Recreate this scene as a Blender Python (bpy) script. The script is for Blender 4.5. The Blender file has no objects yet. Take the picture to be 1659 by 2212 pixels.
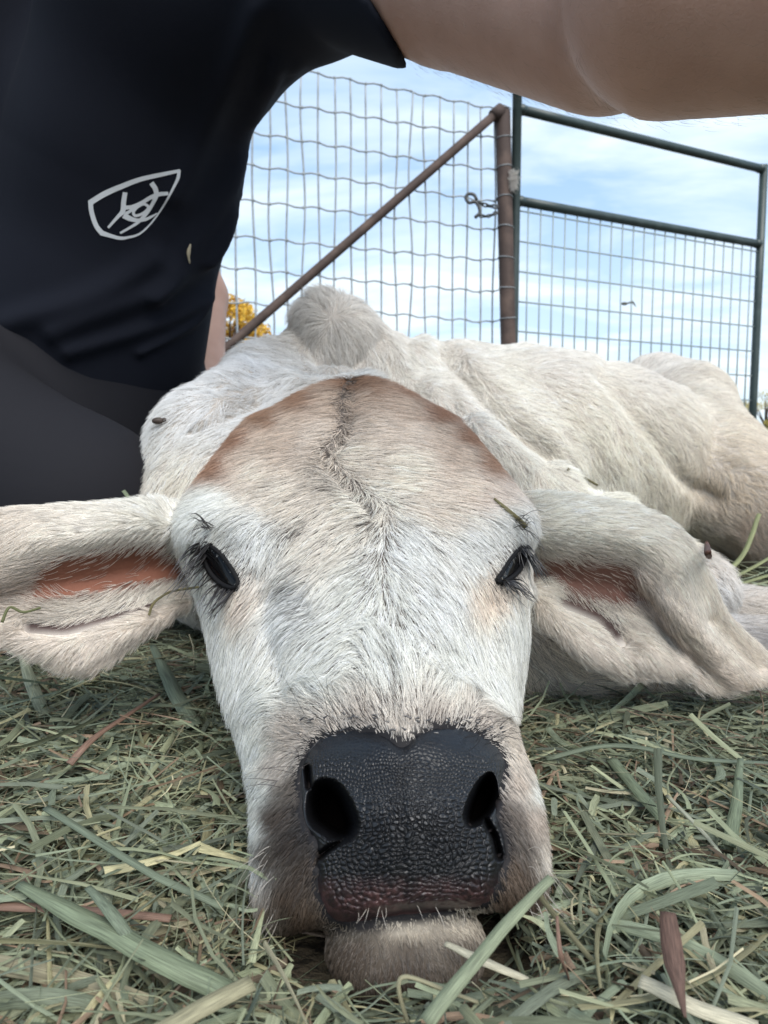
import bpy, math, random
import numpy as np
import openvdb as vdb
from mathutils import Vector, Matrix
from mathutils.bvhtree import BVHTree
from mathutils.kdtree import KDTree

random.seed(7)
RNG = np.random.default_rng(11)
SC = bpy.context.scene
COL = SC.collection
R = math.radians

# ------------------------------------------------------------------ camera, sky, sun, exposure
CAM_H, PITCH, FPX = 0.16, R(5.1), 1534.0          # camera height, tilt down, focal length (in px of a 1659 px wide picture)
cam_d = bpy.data.cameras.new('camera'); cam = bpy.data.objects.new('camera', cam_d); COL.objects.link(cam)
cam.location = (0, 0, CAM_H); cam.rotation_euler = (R(90) - PITCH, 0, 0)
cam_d.sensor_fit = 'AUTO'; cam_d.sensor_width = 36; cam_d.lens = 36 * FPX / 2212
cam_d.clip_start = 0.01; cam_d.clip_end = 2000
cam_d.dof.use_dof = True; cam_d.dof.focus_distance = 0.31; cam_d.dof.aperture_fstop = 22
SC.camera = cam
SUN_EL, SUN_AZ = R(52), R(158)                     # azimuth clockwise from +Y: behind the camera
SUN_STRENGTH, SKY_STRENGTH = 3.0, 0.105
world = bpy.data.worlds.new('World'); SC.world = world; world.use_nodes = True
def build_world():
    nt = world.node_tree; nt.nodes.clear(); N = nt.nodes.new; L = nt.links.new
    out = N('ShaderNodeOutputWorld'); bg = N('ShaderNodeBackground'); bg.inputs['Strength'].default_value = SKY_STRENGTH
    sky = N('ShaderNodeTexSky'); sky.sky_type = 'NISHITA'; sky.sun_disc = False
    sky.sun_elevation = SUN_EL; sky.sun_rotation = SUN_AZ; sky.air_density = 1.0; sky.dust_density = 0.6
    tc = N('ShaderNodeTexCoord'); sep = N('ShaderNodeSeparateXYZ'); L(tc.outputs['Generated'], sep.inputs[0])
    # flat cloud layer: project the direction on a plane overhead
    zc = N('ShaderNodeMath'); zc.operation = 'ADD'; zc.inputs[1].default_value = 0.12; L(sep.outputs['Z'], zc.inputs[0])
    zm = N('ShaderNodeMath'); zm.operation = 'MAXIMUM'; zm.inputs[1].default_value = 0.05; L(zc.outputs[0], zm.inputs[0])
    dx = N('ShaderNodeMath'); dx.operation = 'DIVIDE'; L(sep.outputs['X'], dx.inputs[0]); L(zm.outputs[0], dx.inputs[1])
    dy = N('ShaderNodeMath'); dy.operation = 'DIVIDE'; L(sep.outputs['Y'], dy.inputs[0]); L(zm.outputs[0], dy.inputs[1])
    cb = N('ShaderNodeCombineXYZ'); L(dx.outputs[0], cb.inputs[0]); L(dy.outputs[0], cb.inputs[1])
    mp = N('ShaderNodeMapping'); mp.inputs['Scale'].default_value = (0.8, 1.15, 1); mp.inputs['Rotation'].default_value = (0, 0, 0.25)
    mp.inputs['Location'].default_value = (3.1, 1.7, 0); L(cb.outputs[0], mp.inputs[0])
    nz = N('ShaderNodeTexNoise'); nz.inputs['Scale'].default_value = 1.5; nz.inputs['Detail'].default_value = 5
    nz.inputs['Roughness'].default_value = 0.55; nz.inputs['Distortion'].default_value = 0.5; L(mp.outputs[0], nz.inputs[0])
    rp = N('ShaderNodeMapRange'); rp.inputs[1].default_value = 0.40; rp.inputs[2].default_value = 0.72; L(nz.outputs[0], rp.inputs[0])
    # thicker cloud low down
    hz = N('ShaderNodeMapRange'); hz.inputs[1].default_value = 0.0; hz.inputs[2].default_value = 0.42
    hz.inputs[3].default_value = 0.62; hz.inputs[4].default_value = 0.0; L(sep.outputs['Z'], hz.inputs[0])
    ad = N('ShaderNodeMath'); ad.operation = 'ADD'; ad.use_clamp = True; L(rp.outputs[0], ad.inputs[0]); L(hz.outputs[0], ad.inputs[1])
    sc = N('ShaderNodeMath'); sc.operation = 'MULTIPLY'; sc.inputs[1].default_value = 0.74; L(ad.outputs[0], sc.inputs[0])
    mx = N('ShaderNodeMix'); mx.data_type = 'RGBA'; L(sc.outputs[0], mx.inputs[0])
    pale = N('ShaderNodeMix'); pale.data_type = 'RGBA'; pale.inputs[0].default_value = 0.55
    L(sky.outputs[0], pale.inputs[6]); pale.inputs[7].default_value = (3.1, 5.2, 8.0, 1)
    L(pale.outputs[2], mx.inputs[6]); mx.inputs[7].default_value = (7.6, 8.2, 8.4, 1)
    L(mx.outputs[2], bg.inputs['Color']); L(bg.outputs[0], out.inputs[0])
build_world()
sun_d = bpy.data.lights.new('sun', 'SUN'); sun = bpy.data.objects.new('sun', sun_d); COL.objects.link(sun)
sun_d.energy = SUN_STRENGTH; sun_d.angle = R(50); sun_d.color = (1, 0.955, 0.89)
sv = Vector((math.sin(SUN_AZ) * math.cos(SUN_EL), math.cos(SUN_AZ) * math.cos(SUN_EL), math.sin(SUN_EL)))
sun.rotation_euler = sv.to_track_quat('Z', 'Y').to_euler(); sun.location = sv * 20
SC.view_settings.view_transform = 'Standard'; SC.view_settings.look = 'None'
SC.view_settings.exposure = 0.65; SC.view_settings.gamma = 1; SC.view_settings.use_curve_mapping = False
SC.render.engine = 'CYCLES'
cy = SC.cycles
cy.max_bounces = 7; cy.diffuse_bounces = 4; cy.glossy_bounces = 3; cy.transmission_bounces = 4; cy.transparent_max_bounces = 6
cy.use_denoising = True; cy.sample_clamp_indirect = 6
try:
    SC.cycles_curves.shape = 'RIBBONS'; SC.cycles_curves.subdivisions = 2
except Exception: pass

# ------------------------------------------------------------------ helpers
CO, SI = math.cos(PITCH), math.sin(PITCH)
RIGHT, UP, FWD = np.array([1., 0, 0]), np.array([0, SI, CO]), np.array([0, CO, -SI])
EYE = np.array([0, 0, CAM_H])
def P(x, y, d):
    """point seen at (x, y) of the 1659x2212 photograph, d metres along the optical axis"""
    return EYE + d * (FWD + (x - 829.5) / FPX * RIGHT - (y - 1106) / FPX * UP)
def G(x, y, z=0.0):
    """point of the level z seen at (x, y)"""
    r = FWD + (x - 829.5) / FPX * RIGHT - (y - 1106) / FPX * UP
    return EYE + (z - CAM_H) / r[2] * r
def proj(p):
    q = p - EYE; d = q @ FWD
    return np.stack([829.5 + FPX * (q @ RIGHT) / d, 1106 - FPX * (q @ UP) / d, d], 1)
def px(n, d): return n * d / FPX
def norm(v): return v / np.maximum(np.linalg.norm(v, axis=-1, keepdims=True), 1e-9)

_H = RNG.random((32, 32, 32)).astype(np.float32)
def vnoise(p, s=1.0, seed=0):
    """value noise in [-1, 1]"""
    q = p * s + seed * 7.31; i = np.floor(q).astype(np.int64); f = q - i; f = f * f * (3 - 2 * f); o = 0
    for a in (0, 1):
        for b in (0, 1):
            for c in (0, 1):
                w = (f[..., 0] if a else 1 - f[..., 0]) * (f[..., 1] if b else 1 - f[..., 1]) * (f[..., 2] if c else 1 - f[..., 2])
                o = o + w * _H[(i[..., 0] + a) % 32, (i[..., 1] + b) % 32, (i[..., 2] + c) % 32]
    return o * 2 - 1
def vnoise3(p, s, seed=0): return np.stack([vnoise(p, s, seed + k) for k in (0, 3, 5)], -1)

def material(name, color=(.5, .5, .5), rough=0.6, metal=0.0, spec=0.5, attr=None, noise=None, bump=None, vor=None, sss=0, coat=0):
    m = bpy.data.materials.new(name); m.use_nodes = True; nt = m.node_tree; N = nt.nodes.new; L = nt.links.new
    b = nt.nodes['Principled BSDF']; b.inputs['Base Color'].default_value = (*color, 1)
    b.inputs['Roughness'].default_value = rough; b.inputs['Metallic'].default_value = metal; b.inputs['Specular IOR Level'].default_value = spec
    if sss: b.inputs['Subsurface Weight'].default_value = sss; b.inputs['Subsurface Radius'].default_value = (.006, .003, .002); b.inputs['Subsurface Scale'].default_value = 1
    if coat: b.inputs['Coat Weight'].default_value = coat; b.inputs['Coat Roughness'].default_value = .12
    col = None
    tc = N('ShaderNodeTexCoord')
    if attr:
        a = N('ShaderNodeAttribute'); a.attribute_name = attr; col = a.outputs['Color']
    if noise:                                    # (scale, second colour, amount low, high)
        nz = N('ShaderNodeTexNoise'); nz.inputs['Scale'].default_value = noise[0]; nz.inputs['Detail'].default_value = 6; L(tc.outputs['Object'], nz.inputs[0])
        mr = N('ShaderNodeMapRange'); mr.inputs[1].default_value = noise[2]; mr.inputs[2].default_value = noise[3]; L(nz.outputs[0], mr.inputs[0])
        mx = N('ShaderNodeMix'); mx.data_type = 'RGBA'; L(mr.outputs[0], mx.inputs[0])
        if col: L(col, mx.inputs[6])
        else: mx.inputs[6].default_value = (*color, 1)
        mx.inputs[7].default_value = (*noise[1], 1); col = mx.outputs[2]
    if col: L(col, b.inputs['Base Color'])
    if bump:                                     # list of (scale, strength, distance)
        prev = None
        for s, st, di in bump:
            nz = N('ShaderNodeTexNoise'); nz.inputs['Scale'].default_value = s; nz.inputs['Detail'].default_value = 4; L(tc.outputs['Object'], nz.inputs[0])
            bp = N('ShaderNodeBump'); bp.inputs['Strength'].default_value = st; bp.inputs['Distance'].default_value = di; L(nz.outputs[0], bp.inputs['Height'])
            if prev: L(prev, bp.inputs['Normal'])
            prev = bp.outputs[0]
        L(prev, b.inputs['Normal'])
    return m

def tag(o, label=None, cat=None, group=None, kind=None):
    if label: o['label'] = label
    if cat: o['category'] = cat
    if group: o['group'] = group
    if kind: o['kind'] = kind
    return o
def link(o, parent=None):
    COL.objects.link(o)
    if parent is not None:
        o.parent = parent; o.matrix_parent_inverse = parent.matrix_world.inverted() if parent.type == 'EMPTY' else Matrix()
    return o
def mesh_np(name, V, quads=None, tris=None, mat=None, parent=None, smooth=True, attrs=None, uv=None):
    V = np.ascontiguousarray(V, dtype=np.float32); me = bpy.data.meshes.new(name)
    fl, ls = [], []
    if quads is not None and len(quads): fl.append(np.asarray(quads, np.int32).ravel()); ls.append(np.full(len(quads), 4, np.int32))
    if tris is not None and len(tris): fl.append(np.asarray(tris, np.int32).ravel()); ls.append(np.full(len(tris), 3, np.int32))
    loops = np.concatenate(fl); tot = np.concatenate(ls); st = np.concatenate([[0], np.cumsum(tot)[:-1]]).astype(np.int32)
    me.vertices.add(len(V)); me.vertices.foreach_set('co', V.ravel())
    me.loops.add(len(loops)); me.loops.foreach_set('vertex_index', loops)
    me.polygons.add(len(tot)); me.polygons.foreach_set('loop_start', st)
    me.update(calc_edges=True); me.validate()
    me.polygons.foreach_set('use_smooth', np.full(len(me.polygons), bool(smooth)))
    for k, a in (attrs or {}).items():
        at = me.attributes.new(k, 'FLOAT_COLOR', 'POINT')
        at.data.foreach_set('color', np.concatenate([a, np.ones((len(a), 1))], 1).astype(np.float32).ravel())
    if uv is not None:
        u = me.uv_layers.new(name='UVMap'); u.data.foreach_set('uv', uv[loops].astype(np.float32).ravel())
    if mat: me.materials.append(mat)
    return link(bpy.data.objects.new(name, me), parent)
class MB:
    """collects pieces, builds ONE mesh"""
    def __init__(s): s.v, s.q, s.t, s.n = [], [], [], 0
    def add(s, V, Q=None, T=None):
        V = np.asarray(V, float)
        if Q is not None: s.q.append(np.asarray(Q) + s.n)
        if T is not None: s.t.append(np.asarray(T) + s.n)
        s.v.append(V); s.n += len(V); return s
    def tube(s, pts, r, n=8, cap=True, closed=False):
        pts = np.asarray(pts, float); m = len(pts); r = np.broadcast_to(np.asarray(r, float), (m,))
        t = np.gradient(pts, axis=0)
        if closed: t = np.roll(pts, -1, 0) - np.roll(pts, 1, 0)
        t = norm(t); up = np.array([0.137, 0.211, 0.968]); a = norm(np.cross(t, up))
        bad = np.linalg.norm(np.cross(t, up), axis=1) < .2
        if bad.any(): a = norm(np.cross(t, np.array([.97, .2, .1])))
        b = np.cross(t, a); th = np.arange(n) * 2 * math.pi / n
        V = pts[:, None] + r[:, None, None] * (np.cos(th)[None, :, None] * a[:, None] + np.sin(th)[None, :, None] * b[:, None])
        i = np.arange(m if closed else m - 1)[:, None]; j = np.arange(n)[None]; i2 = (i + 1) % m; j2 = (j + 1) % n
        Q = np.stack(np.broadcast_arrays(i * n + j, i * n + j2, i2 * n + j2, i2 * n + j), -1).reshape(-1, 4)
        V = V.reshape(-1, 3); T = None
        if cap and not closed:
            V = np.concatenate([V, pts[:1], pts[-1:]]); c0, c1 = m * n, m * n + 1
            T = [(c0, (k + 1) % n, k) for k in range(n)] + [(c1, (m - 1) * n + k, (m - 1) * n + (k + 1) % n) for k in range(n)]
        return s.add(V, Q, T)
    def ellipsoid(s, c, r, rot=None, n=16, m=10):
        u = np.linspace(0, math.pi, m + 1)[:, None]; w = np.arange(n)[None] * 2 * math.pi / n
        V = np.stack(np.broadcast_arrays(np.sin(u) * np.cos(w), np.sin(u) * np.sin(w), np.cos(u)), -1).reshape(-1, 3) * np.asarray(r)
        if rot is not None: V = V @ np.asarray(rot).T
        i = np.arange(m)[:, None]; j = np.arange(n)[None]; j2 = (j + 1) % n
        Q = np.stack(np.broadcast_arrays(i * n + j, (i + 1) * n + j, (i + 1) * n + j2, i * n + j2), -1).reshape(-1, 4)
        return s.add(V + np.asarray(c), Q)
    def build(s, name, mat, parent=None, smooth=True):
        return mesh_np(name, np.concatenate(s.v), np.concatenate(s.q) if s.q else None, np.concatenate(s.t) if s.t else None, mat, parent, smooth)

def catmull(A, n, closed=False):
    """resample rows of control points (axis 0) to n by a Catmull-Rom spline"""
    A = np.asarray(A, float); m = len(A)
    u = np.linspace(0, m if closed else m - 1, n, endpoint=not closed)
    i = np.minimum(np.floor(u).astype(int), m - 1 if closed else m - 2); f = (u - i).reshape((-1,) + (1,) * (A.ndim - 1))
    g = (lambda k: A[k % m]) if closed else (lambda k: np.where((k < 0).reshape((-1,) + (1,) * (A.ndim - 1)), 2 * A[0] - A[1], np.where((k >= m).reshape((-1,) + (1,) * (A.ndim - 1)), 2 * A[-1] - A[-2], A[np.clip(k, 0, m - 1)])))
    p0, p1, p2, p3 = g(i - 1), g(i), g(i + 1), g(i + 2)
    return .5 * (2 * p1 + (p2 - p0) * f + (2 * p0 - 5 * p1 + 4 * p2 - p3) * f ** 2 + (3 * p1 - p0 - 3 * p2 + p3) * f ** 3)

class Field:
    """distance field on a grid; shapes are blended into one continuous surface"""
    def __init__(s, lo, hi, h):
        s.h = h; s.i0 = np.floor(np.array(lo) / h).astype(int); s.n = np.ceil(np.array(hi) / h).astype(int) - s.i0 + 1
        s.F = np.full(s.n, 0.06, np.float32)
    def box(s, lo, hi):
        a = np.clip(np.floor(np.array(lo) / s.h).astype(int) - s.i0, 0, s.n); b = np.clip(np.ceil(np.array(hi) / s.h).astype(int) + 1 - s.i0, 0, s.n)
        sl = tuple(slice(x, y) for x, y in zip(a, b))
        g = [((np.arange(x, y) + o) * s.h).astype(np.float32) for x, y, o in zip(a, b, s.i0)]
        return sl, g
    def blend(s, sl, D, k):
        A = s.F[sl]; h = np.clip(.5 + .5 * (A - D) / k, 0, 1); s.F[sl] = A + (D - A) * h - k * h * (1 - h)
    def cap(s, a, b, ra, rb, k=.02):
        a, b = np.asarray(a, float), np.asarray(b, float); m = max(ra, rb) + .05
        sl, g = s.box(np.minimum(a, b) - m, np.maximum(a, b) + m)
        X, Y, Z = g[0][:, None, None], g[1][None, :, None], g[2][None, None, :]
        ab = b - a; L2 = max(ab @ ab, 1e-9)
        t = np.clip(((X - a[0]) * ab[0] + (Y - a[1]) * ab[1] + (Z - a[2]) * ab[2]) / L2, 0, 1).astype(np.float32)
        D = np.sqrt((X - a[0] - t * ab[0]) ** 2 + (Y - a[1] - t * ab[1]) ** 2 + (Z - a[2] - t * ab[2]) ** 2) - (ra + (rb - ra) * t)
        s.blend(sl, D, k)
    def ell(s, c, r, ax=None, k=.02):
        c = np.asarray(c, float); r = np.asarray(r, float); M = np.eye(3) if ax is None else np.asarray(ax, float)
        m = r.max() + .05; sl, g = s.box(c - m, c + m)
        X, Y, Z = g[0][:, None, None] - c[0], g[1][None, :, None] - c[1], g[2][None, None, :] - c[2]
        k0 = 0; k1 = 0
        for i in range(3):
            q = X * M[i, 0] + Y * M[i, 1] + Z * M[i, 2]; k0 = k0 + (q / r[i]) ** 2; k1 = k1 + (q / r[i] ** 2) ** 2
        k0 = np.sqrt(k0); D = (k0 * (k0 - 1) / np.maximum(np.sqrt(k1), 1e-6)).astype(np.float32)
        s.blend(sl, D, k)
    def poly(s, V, Q, k=.01, hw=9):
        g = vdb.FloatGrid.createLevelSetFromPolygons(np.ascontiguousarray(V, np.float32), quads=np.ascontiguousarray(Q, np.uint32), transform=vdb.createLinearTransform(s.h), halfWidth=hw)
        sl, gg = s.box(V.min(0) - .03, V.max(0) + .03)
        D = np.empty([x.stop - x.start for x in sl], np.float32)
        g.copyToArray(D, ijk=tuple(int(x.start + o) for x, o in zip(sl, s.i0)))
        s.blend(sl, D, k)
    def sample(s, p):
        q = p / s.h - s.i0; i = np.floor(q).astype(int); ok = ((i >= 0) & (i < s.n - 1)).all(1); i = np.clip(i, 0, s.n - 2); f = q - i; o = 0
        for a in (0, 1):
            for b in (0, 1):
                for c in (0, 1):
                    w = (f[:, 0] if a else 1 - f[:, 0]) * (f[:, 1] if b else 1 - f[:, 1]) * (f[:, 2] if c else 1 - f[:, 2])
                    o = o + w * s.F[i[:, 0] + a, i[:, 1] + b, i[:, 2] + c]
        return np.where(ok, o, .06)
    def mesh(s):
        g = vdb.FloatGrid(0.06); g.copyFromArray(np.ascontiguousarray(s.F), ijk=tuple(int(x) for x in s.i0), tolerance=0.0)
        g.transform = vdb.createLinearTransform(s.h)
        p, q = g.convertToQuads(isovalue=0.0)
        return np.asarray(p, np.float64), np.asarray(q, np.int64)[:, ::-1]
def vnormals(V, Q):
    n = np.cross(V[Q[:, 2]] - V[Q[:, 0]], V[Q[:, 3]] - V[Q[:, 1]]); o = np.zeros_like(V)
    for c in range(4): np.add.at(o, Q[:, c], n)
    return norm(o)
def idw(keys, xy, p=3.0, eps=20.):
    """keys (k, 2+m) -> (n, m)"""
    keys = np.asarray(keys, float); out = np.zeros((len(xy), keys.shape[1] - 2)); W = np.zeros((len(xy), 1))
    for kk in keys:
        w = (((xy - kk[:2]) ** 2).sum(1) + eps ** 2)[:, None] ** (-p / 2); out += w * kk[2:]; W += w
    return out / W
def inpoly(xy, poly):
    poly = np.asarray(poly, float); x, y = xy[:, 0], xy[:, 1]; r = np.zeros(len(xy), bool); j = len(poly) - 1
    for i in range(len(poly)):
        xi, yi = poly[i]; xj, yj = poly[j]
        r ^= ((yi > y) != (yj > y)) & (x < (xj - xi) * (y - yi) / (yj - yi + 1e-12) + xi); j = i
    return r
def segdist(xy, line):
    line = np.asarray(line, float); best = np.full(len(xy), 1e9)
    for a, b in zip(line[:-1], line[1:]):
        ab = b - a; t = np.clip(((xy - a) @ ab) / (ab @ ab), 0, 1); best = np.minimum(best, np.linalg.norm(xy - a - t[:, None] * ab, axis=1))
    return best

def hair_object(name, pts, rad, cols, mat, parent):
    """pts (n, s, 3) strands, rad (n,) root radius, cols (n, 3)"""
    n, s, _ = pts.shape
    c = bpy.data.hair_curves.new(name); c.add_curves([s] * n)
    c.position_data.foreach_set('vector', np.ascontiguousarray(pts, np.float32).ravel())
    prof = np.linspace(1, 0, s) ** .6 * .9 + .1
    a = c.attributes.get('radius') or c.attributes.new('radius', 'FLOAT', 'POINT')
    a.data.foreach_set('value', (rad[:, None] * prof[None]).astype(np.float32).ravel())
    a = c.attributes.new('strand_color', 'FLOAT_COLOR', 'CURVE')
    a.data.foreach_set('color', np.concatenate([cols, np.ones((n, 1))], 1).astype(np.float32).ravel())
    c.materials.append(mat)
    return link(bpy.data.objects.new(name, c), parent)
def hair_material(name, trans=.35, color=None, rough=.5, gloss=0.06):
    m = bpy.data.materials.new(name); m.use_nodes = True; nt = m.node_tree; nt.nodes.clear(); N = nt.nodes.new; L = nt.links.new
    out = N('ShaderNodeOutputMaterial'); d = N('ShaderNodeBsdfDiffuse'); t = N('ShaderNodeBsdfTranslucent'); mx = N('ShaderNodeMixShader'); mx.inputs[0].default_value = trans
    if color is None:
        a = N('ShaderNodeAttribute'); a.attribute_name = 'strand_color'; L(a.outputs['Color'], d.inputs[0]); L(a.outputs['Color'], t.inputs[0])
    else:
        d.inputs[0].default_value = t.inputs[0].default_value = (*color, 1)
    L(d.outputs[0], mx.inputs[1]); L(t.outputs[0], mx.inputs[2])
    g = N('ShaderNodeBsdfGlossy'); g.inputs['Roughness'].default_value = rough; g.inputs['Color'].default_value = (.8, .8, .8, 1)
    m2 = N('ShaderNodeMixShader'); m2.inputs[0].default_value = gloss; L(mx.outputs[0], m2.inputs[1]); L(g.outputs[0], m2.inputs[2]); L(m2.outputs[0], out.inputs[0])
    return m

# ------------------------------------------------------------------ ground
M_dirt = material('dirt', (.055, .042, .030), .95, noise=(60, (.10, .085, .055), .4, .65), bump=[(150, .8, .01), (18, .5, .03)])
mb = MB()
gx = np.concatenate([[-1500, -300, -60, -15], np.linspace(-4, 4, 41), [15, 60, 300, 1500]]); gy = np.concatenate([[-1500, -200, -30, -8], np.linspace(-2, 6, 41), [15, 60, 300, 1500]])
X, Y = np.meshgrid(gx, gy, indexing='ij'); V = np.stack([X, Y, np.full_like(X, -.016)], -1).reshape(-1, 3)
i, j = np.meshgrid(np.arange(len(gx) - 1), np.arange(len(gy) - 1), indexing='ij'); n_ = len(gy)
Q = np.stack([i * n_ + j, (i + 1) * n_ + j, (i + 1) * n_ + j + 1, i * n_ + j + 1], -1).reshape(-1, 4)
ground = mesh_np('ground', V, Q, mat=M_dirt); tag(ground, kind='structure')

# ------------------------------------------------------------------ calf: one continuous body
F = Field((-.38, .17, -.03), (1.0, 1.62, .42), .003)
# head: loft of rings L, LM, M, RM, R (photo px, depth) + bottom point (world)
RINGS = [
 [(600,1010,.50),(680,930,.51),(780,900,.51),(880,930,.51),(960,1010,.50),(0,.53,.06)],
 [(525,965,.455),(625,870,.443),(765,821,.437),(895,862,.443),(1010,965,.455),(0,.49,.045)],
 [(455,1030,.42),(585,945,.395),(772,895,.387),(945,940,.395),(1078,1030,.42),(0,.46,.03)],
 [(395,1110,.39),(550,1050,.352),(785,1000,.345),(1000,1040,.352),(1130,1100,.39),(0,.43,.02)],
 [(382,1165,.37),(520,1140,.330),(793,1110,.316),(1035,1130,.330),(1148,1160,.37),(0,.40,.012)],
 [(412,1245,.355),(555,1245,.312),(803,1215,.294),(1030,1235,.312),(1142,1235,.355),(0,.375,.008)],
 [(442,1330,.342),(585,1340,.295),(820,1320,.274),(1030,1335,.295),(1135,1320,.342),(.003,.35,.006)],
 [(462,1420,.330),(610,1440,.280),(838,1420,.257),(1035,1430,.280),(1120,1410,.330),(.005,.33,.006)],
 [(485,1510,.315),(625,1535,.266),(850,1510,.244),(1055,1525,.266),(1108,1510,.315),(.007,.31,.008)],
 [(515,1610,.298),(640,1625,.252),(862,1582,.234),(1075,1610,.252),(1120,1600,.298),(.009,.295,.012)],
 [(538,1710,.280),(640,1715,.241),(870,1660,.223),(1090,1690,.241),(1150,1680,.280),(.01,.285,.018)],
 [(545,1800,.264),(630,1800,.231),(874,1750,.214),(1105,1775,.231),(1172,1760,.264),(.011,.275,.022)],
 [(545,1880,.252),(630,1880,.224),(877,1840,.210),(1110,1850,.224),(1182,1840,.252),(.011,.266,.024)],
 [(550,1950,.243),(640,1955,.220),(880,1910,.210),(1105,1920,.220),(1180,1905,.243),(.011,.258,.024)],
 [(570,2005,.238),(660,2005,.222),(881,1958,.213),(1090,1960,.222),(1160,1955,.238),(.011,.250,.024)],
 [(610,2012,.238),(700,1998,.228),(881,1972,.221),(1060,1965,.228),(1125,1962,.238),(.011,.245,.026)],
]
rings = []
for r in RINGS:
    L_, LM, M_, RM, R_ = [P(*q) for q in r[:5]]; B = np.array(r[5], float); c = (L_ + R_) / 2
    LB = c + .78 * (L_ - c) + .72 * (B - c); RB = c + .78 * (R_ - c) + .72 * (B - c)
    rings.append([L_, LM, M_, RM, R_, RB, B, LB])
rings = np.array(rings)
ns, nr = 200, 120
loft = catmull(rings, ns)
loft = np.moveaxis(catmull(np.moveaxis(loft, 1, 0), nr, closed=True), 0, 1)
V = loft.reshape(-1, 3); V = np.concatenate([V, loft[0].mean(0)[None], loft[-1].mean(0)[None]])
i, j = np.meshgrid(np.arange(ns - 1), np.arange(nr), indexing='ij'); j2 = (j + 1) % nr
Q = np.stack([i * nr + j, (i + 1) * nr + j, (i + 1) * nr + j2, i * nr + j2], -1).reshape(-1, 4)
k_ = np.arange(nr); k2 = (k_ + 1) % nr
Q = np.concatenate([Q, np.stack([np.full(nr, ns * nr), np.full(nr, ns * nr), k_, k2], 1)[:, [0, 2, 3, 3]], np.stack([np.full(nr, ns * nr + 1), (ns - 1) * nr + k2, (ns - 1) * nr + k_, (ns - 1) * nr + k_], 1)])
LOFT = loft.reshape(-1, 3)
# torso and legs first (blended softly), then the head
ax_b = norm(np.array([.78, .60, 0.])); pr_b = np.array([ax_b[1], -ax_b[0], 0]); AX = np.array([ax_b, pr_b, [0, 0, 1.]])
K = .05
F.ell((.235, .99, .135), (.36, .165, .155), AX, K)                                    # barrel
F.cap(P(716, 728, .80), P(738, 790, .83), px(90, .80), px(105, .83), .02)              # hump
F.cap(P(555, 838, .76), P(690, 800, .80), .040, .042, .02)
F.cap(P(770, 803, .83), P(900, 842, .90), .057, .055, .02)
F.cap(P(790, 835, .84), P(1130, 850, 1.02), .052, .060, .03)                           # back
F.cap(P(1130, 850, 1.02), P(1330, 885, 1.2), .060, .064, .02)
F.cap(P(1420, 846, 1.27), P(1480, 880, 1.20), .066, .074, .03)                         # rump
F.cap(P(1480, 890, 1.18), P(1570, 1052, 1.0), .072, .080, .02)                         # haunch
F.cap(P(1570, 1052, 1.0), P(1740, 1150, .96), .080, .078, .01)
F.cap(P(1590, 1060, 1.04), P(1720, 1110, 1.0), .04, .05, .02)                          # stifle
F.cap(P(1700, 1195, 1.02), P(1570, 1215, 1.08), .035, .03, .02)                         # shank under the haunch
F.cap(P(590, 900, .74), P(470, 965, .63), px(125, .74), px(132, .63), .03)              # shoulder, photo left
F.cap(P(455, 990, .62), P(450, 1180, .57), px(128, .62), .052, .02)                    # upper foreleg, photo left
F.cap(P(705, 945, .72), P(775, 1015, .50), .072, .056, .04)                             # neck
F.cap(P(620, 1150, .58), P(860, 1240, .52), .09, .08, .04)                             # brisket
F.cap(P(860, 1240, .52), P(1080, 1320, .50), .075, .05, .03)
F.cap(P(1000, 1070, .68), P(1300, 1190, .68), .07, .05, .05)                           # shoulder, photo right
F.cap(P(1300, 1180, .66), P(1500, 1275, .56), .045, .030, .02)
F.cap(P(1060, 1400, .465), P(1420, 1436, .465), .040, .031, .02)                        # folded foreleg along the ground
F.cap(P(1420, 1436, .465), P(1800, 1425, .48), .031, .026, .01)
F.cap(P(1600, 1335, .63), P(1760, 1370, .62), .026, .034, .015)                        # hind foot
F.poly(V, Q, .012)
F.cap(P(880, 2030, .245), (.003, .36, .035), .018, .04, .004)                           # chin and lower jaw
F.ell(P(876, 2042, .228), (.0258, .021, .0160), None, .005)
# ears: thin shells
EAR_L = [
 [(400,1100,.41),(392,1096,.40),(395,1140,.385),(405,1158,.385),(412,1222,.398),(415,1262,.398),(425,1282,.392),(440,1300,.39)],
 [(345,1108,.41),(342,1092,.385),(345,1120,.365),(350,1150,.365),(350,1220,.382),(352,1274,.380),(365,1300,.374),(385,1330,.376)],
 [(270,1112,.41),(265,1093,.378),(270,1122,.352),(270,1152,.352),(270,1230,.370),(268,1294,.366),(275,1335,.356),(300,1388,.360)],
 [(190,1115,.405),(185,1097,.372),(185,1148,.344),(185,1168,.344),(180,1246,.360),(170,1314,.356),(185,1372,.346),(225,1440,.348)],
 [(110,1118,.40),(105,1103,.367),(100,1158,.338),(95,1190,.338),(90,1264,.350),(80,1326,.348),(100,1388,.342),(170,1454,.346)],
 [(20,1125,.395),(15,1109,.362),(10,1175,.335),(5,1232,.335),(0,1284,.345),(-5,1328,.344),(20,1370,.341),(70,1412,.343)],
 [(-70,1145,.385),(-75,1132,.362),(-80,1195,.340),(-85,1260,.340),(-90,1292,.346),(-90,1320,.346),(-75,1350,.344),(-50,1380,.345)],
 [(-140,1190,.38),(-145,1185,.365),(-150,1220,.35),(-155,1262,.348),(-155,1285,.352),(-150,1300,.350),(-145,1320,.35),(-135,1340,.35)],
]
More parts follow.
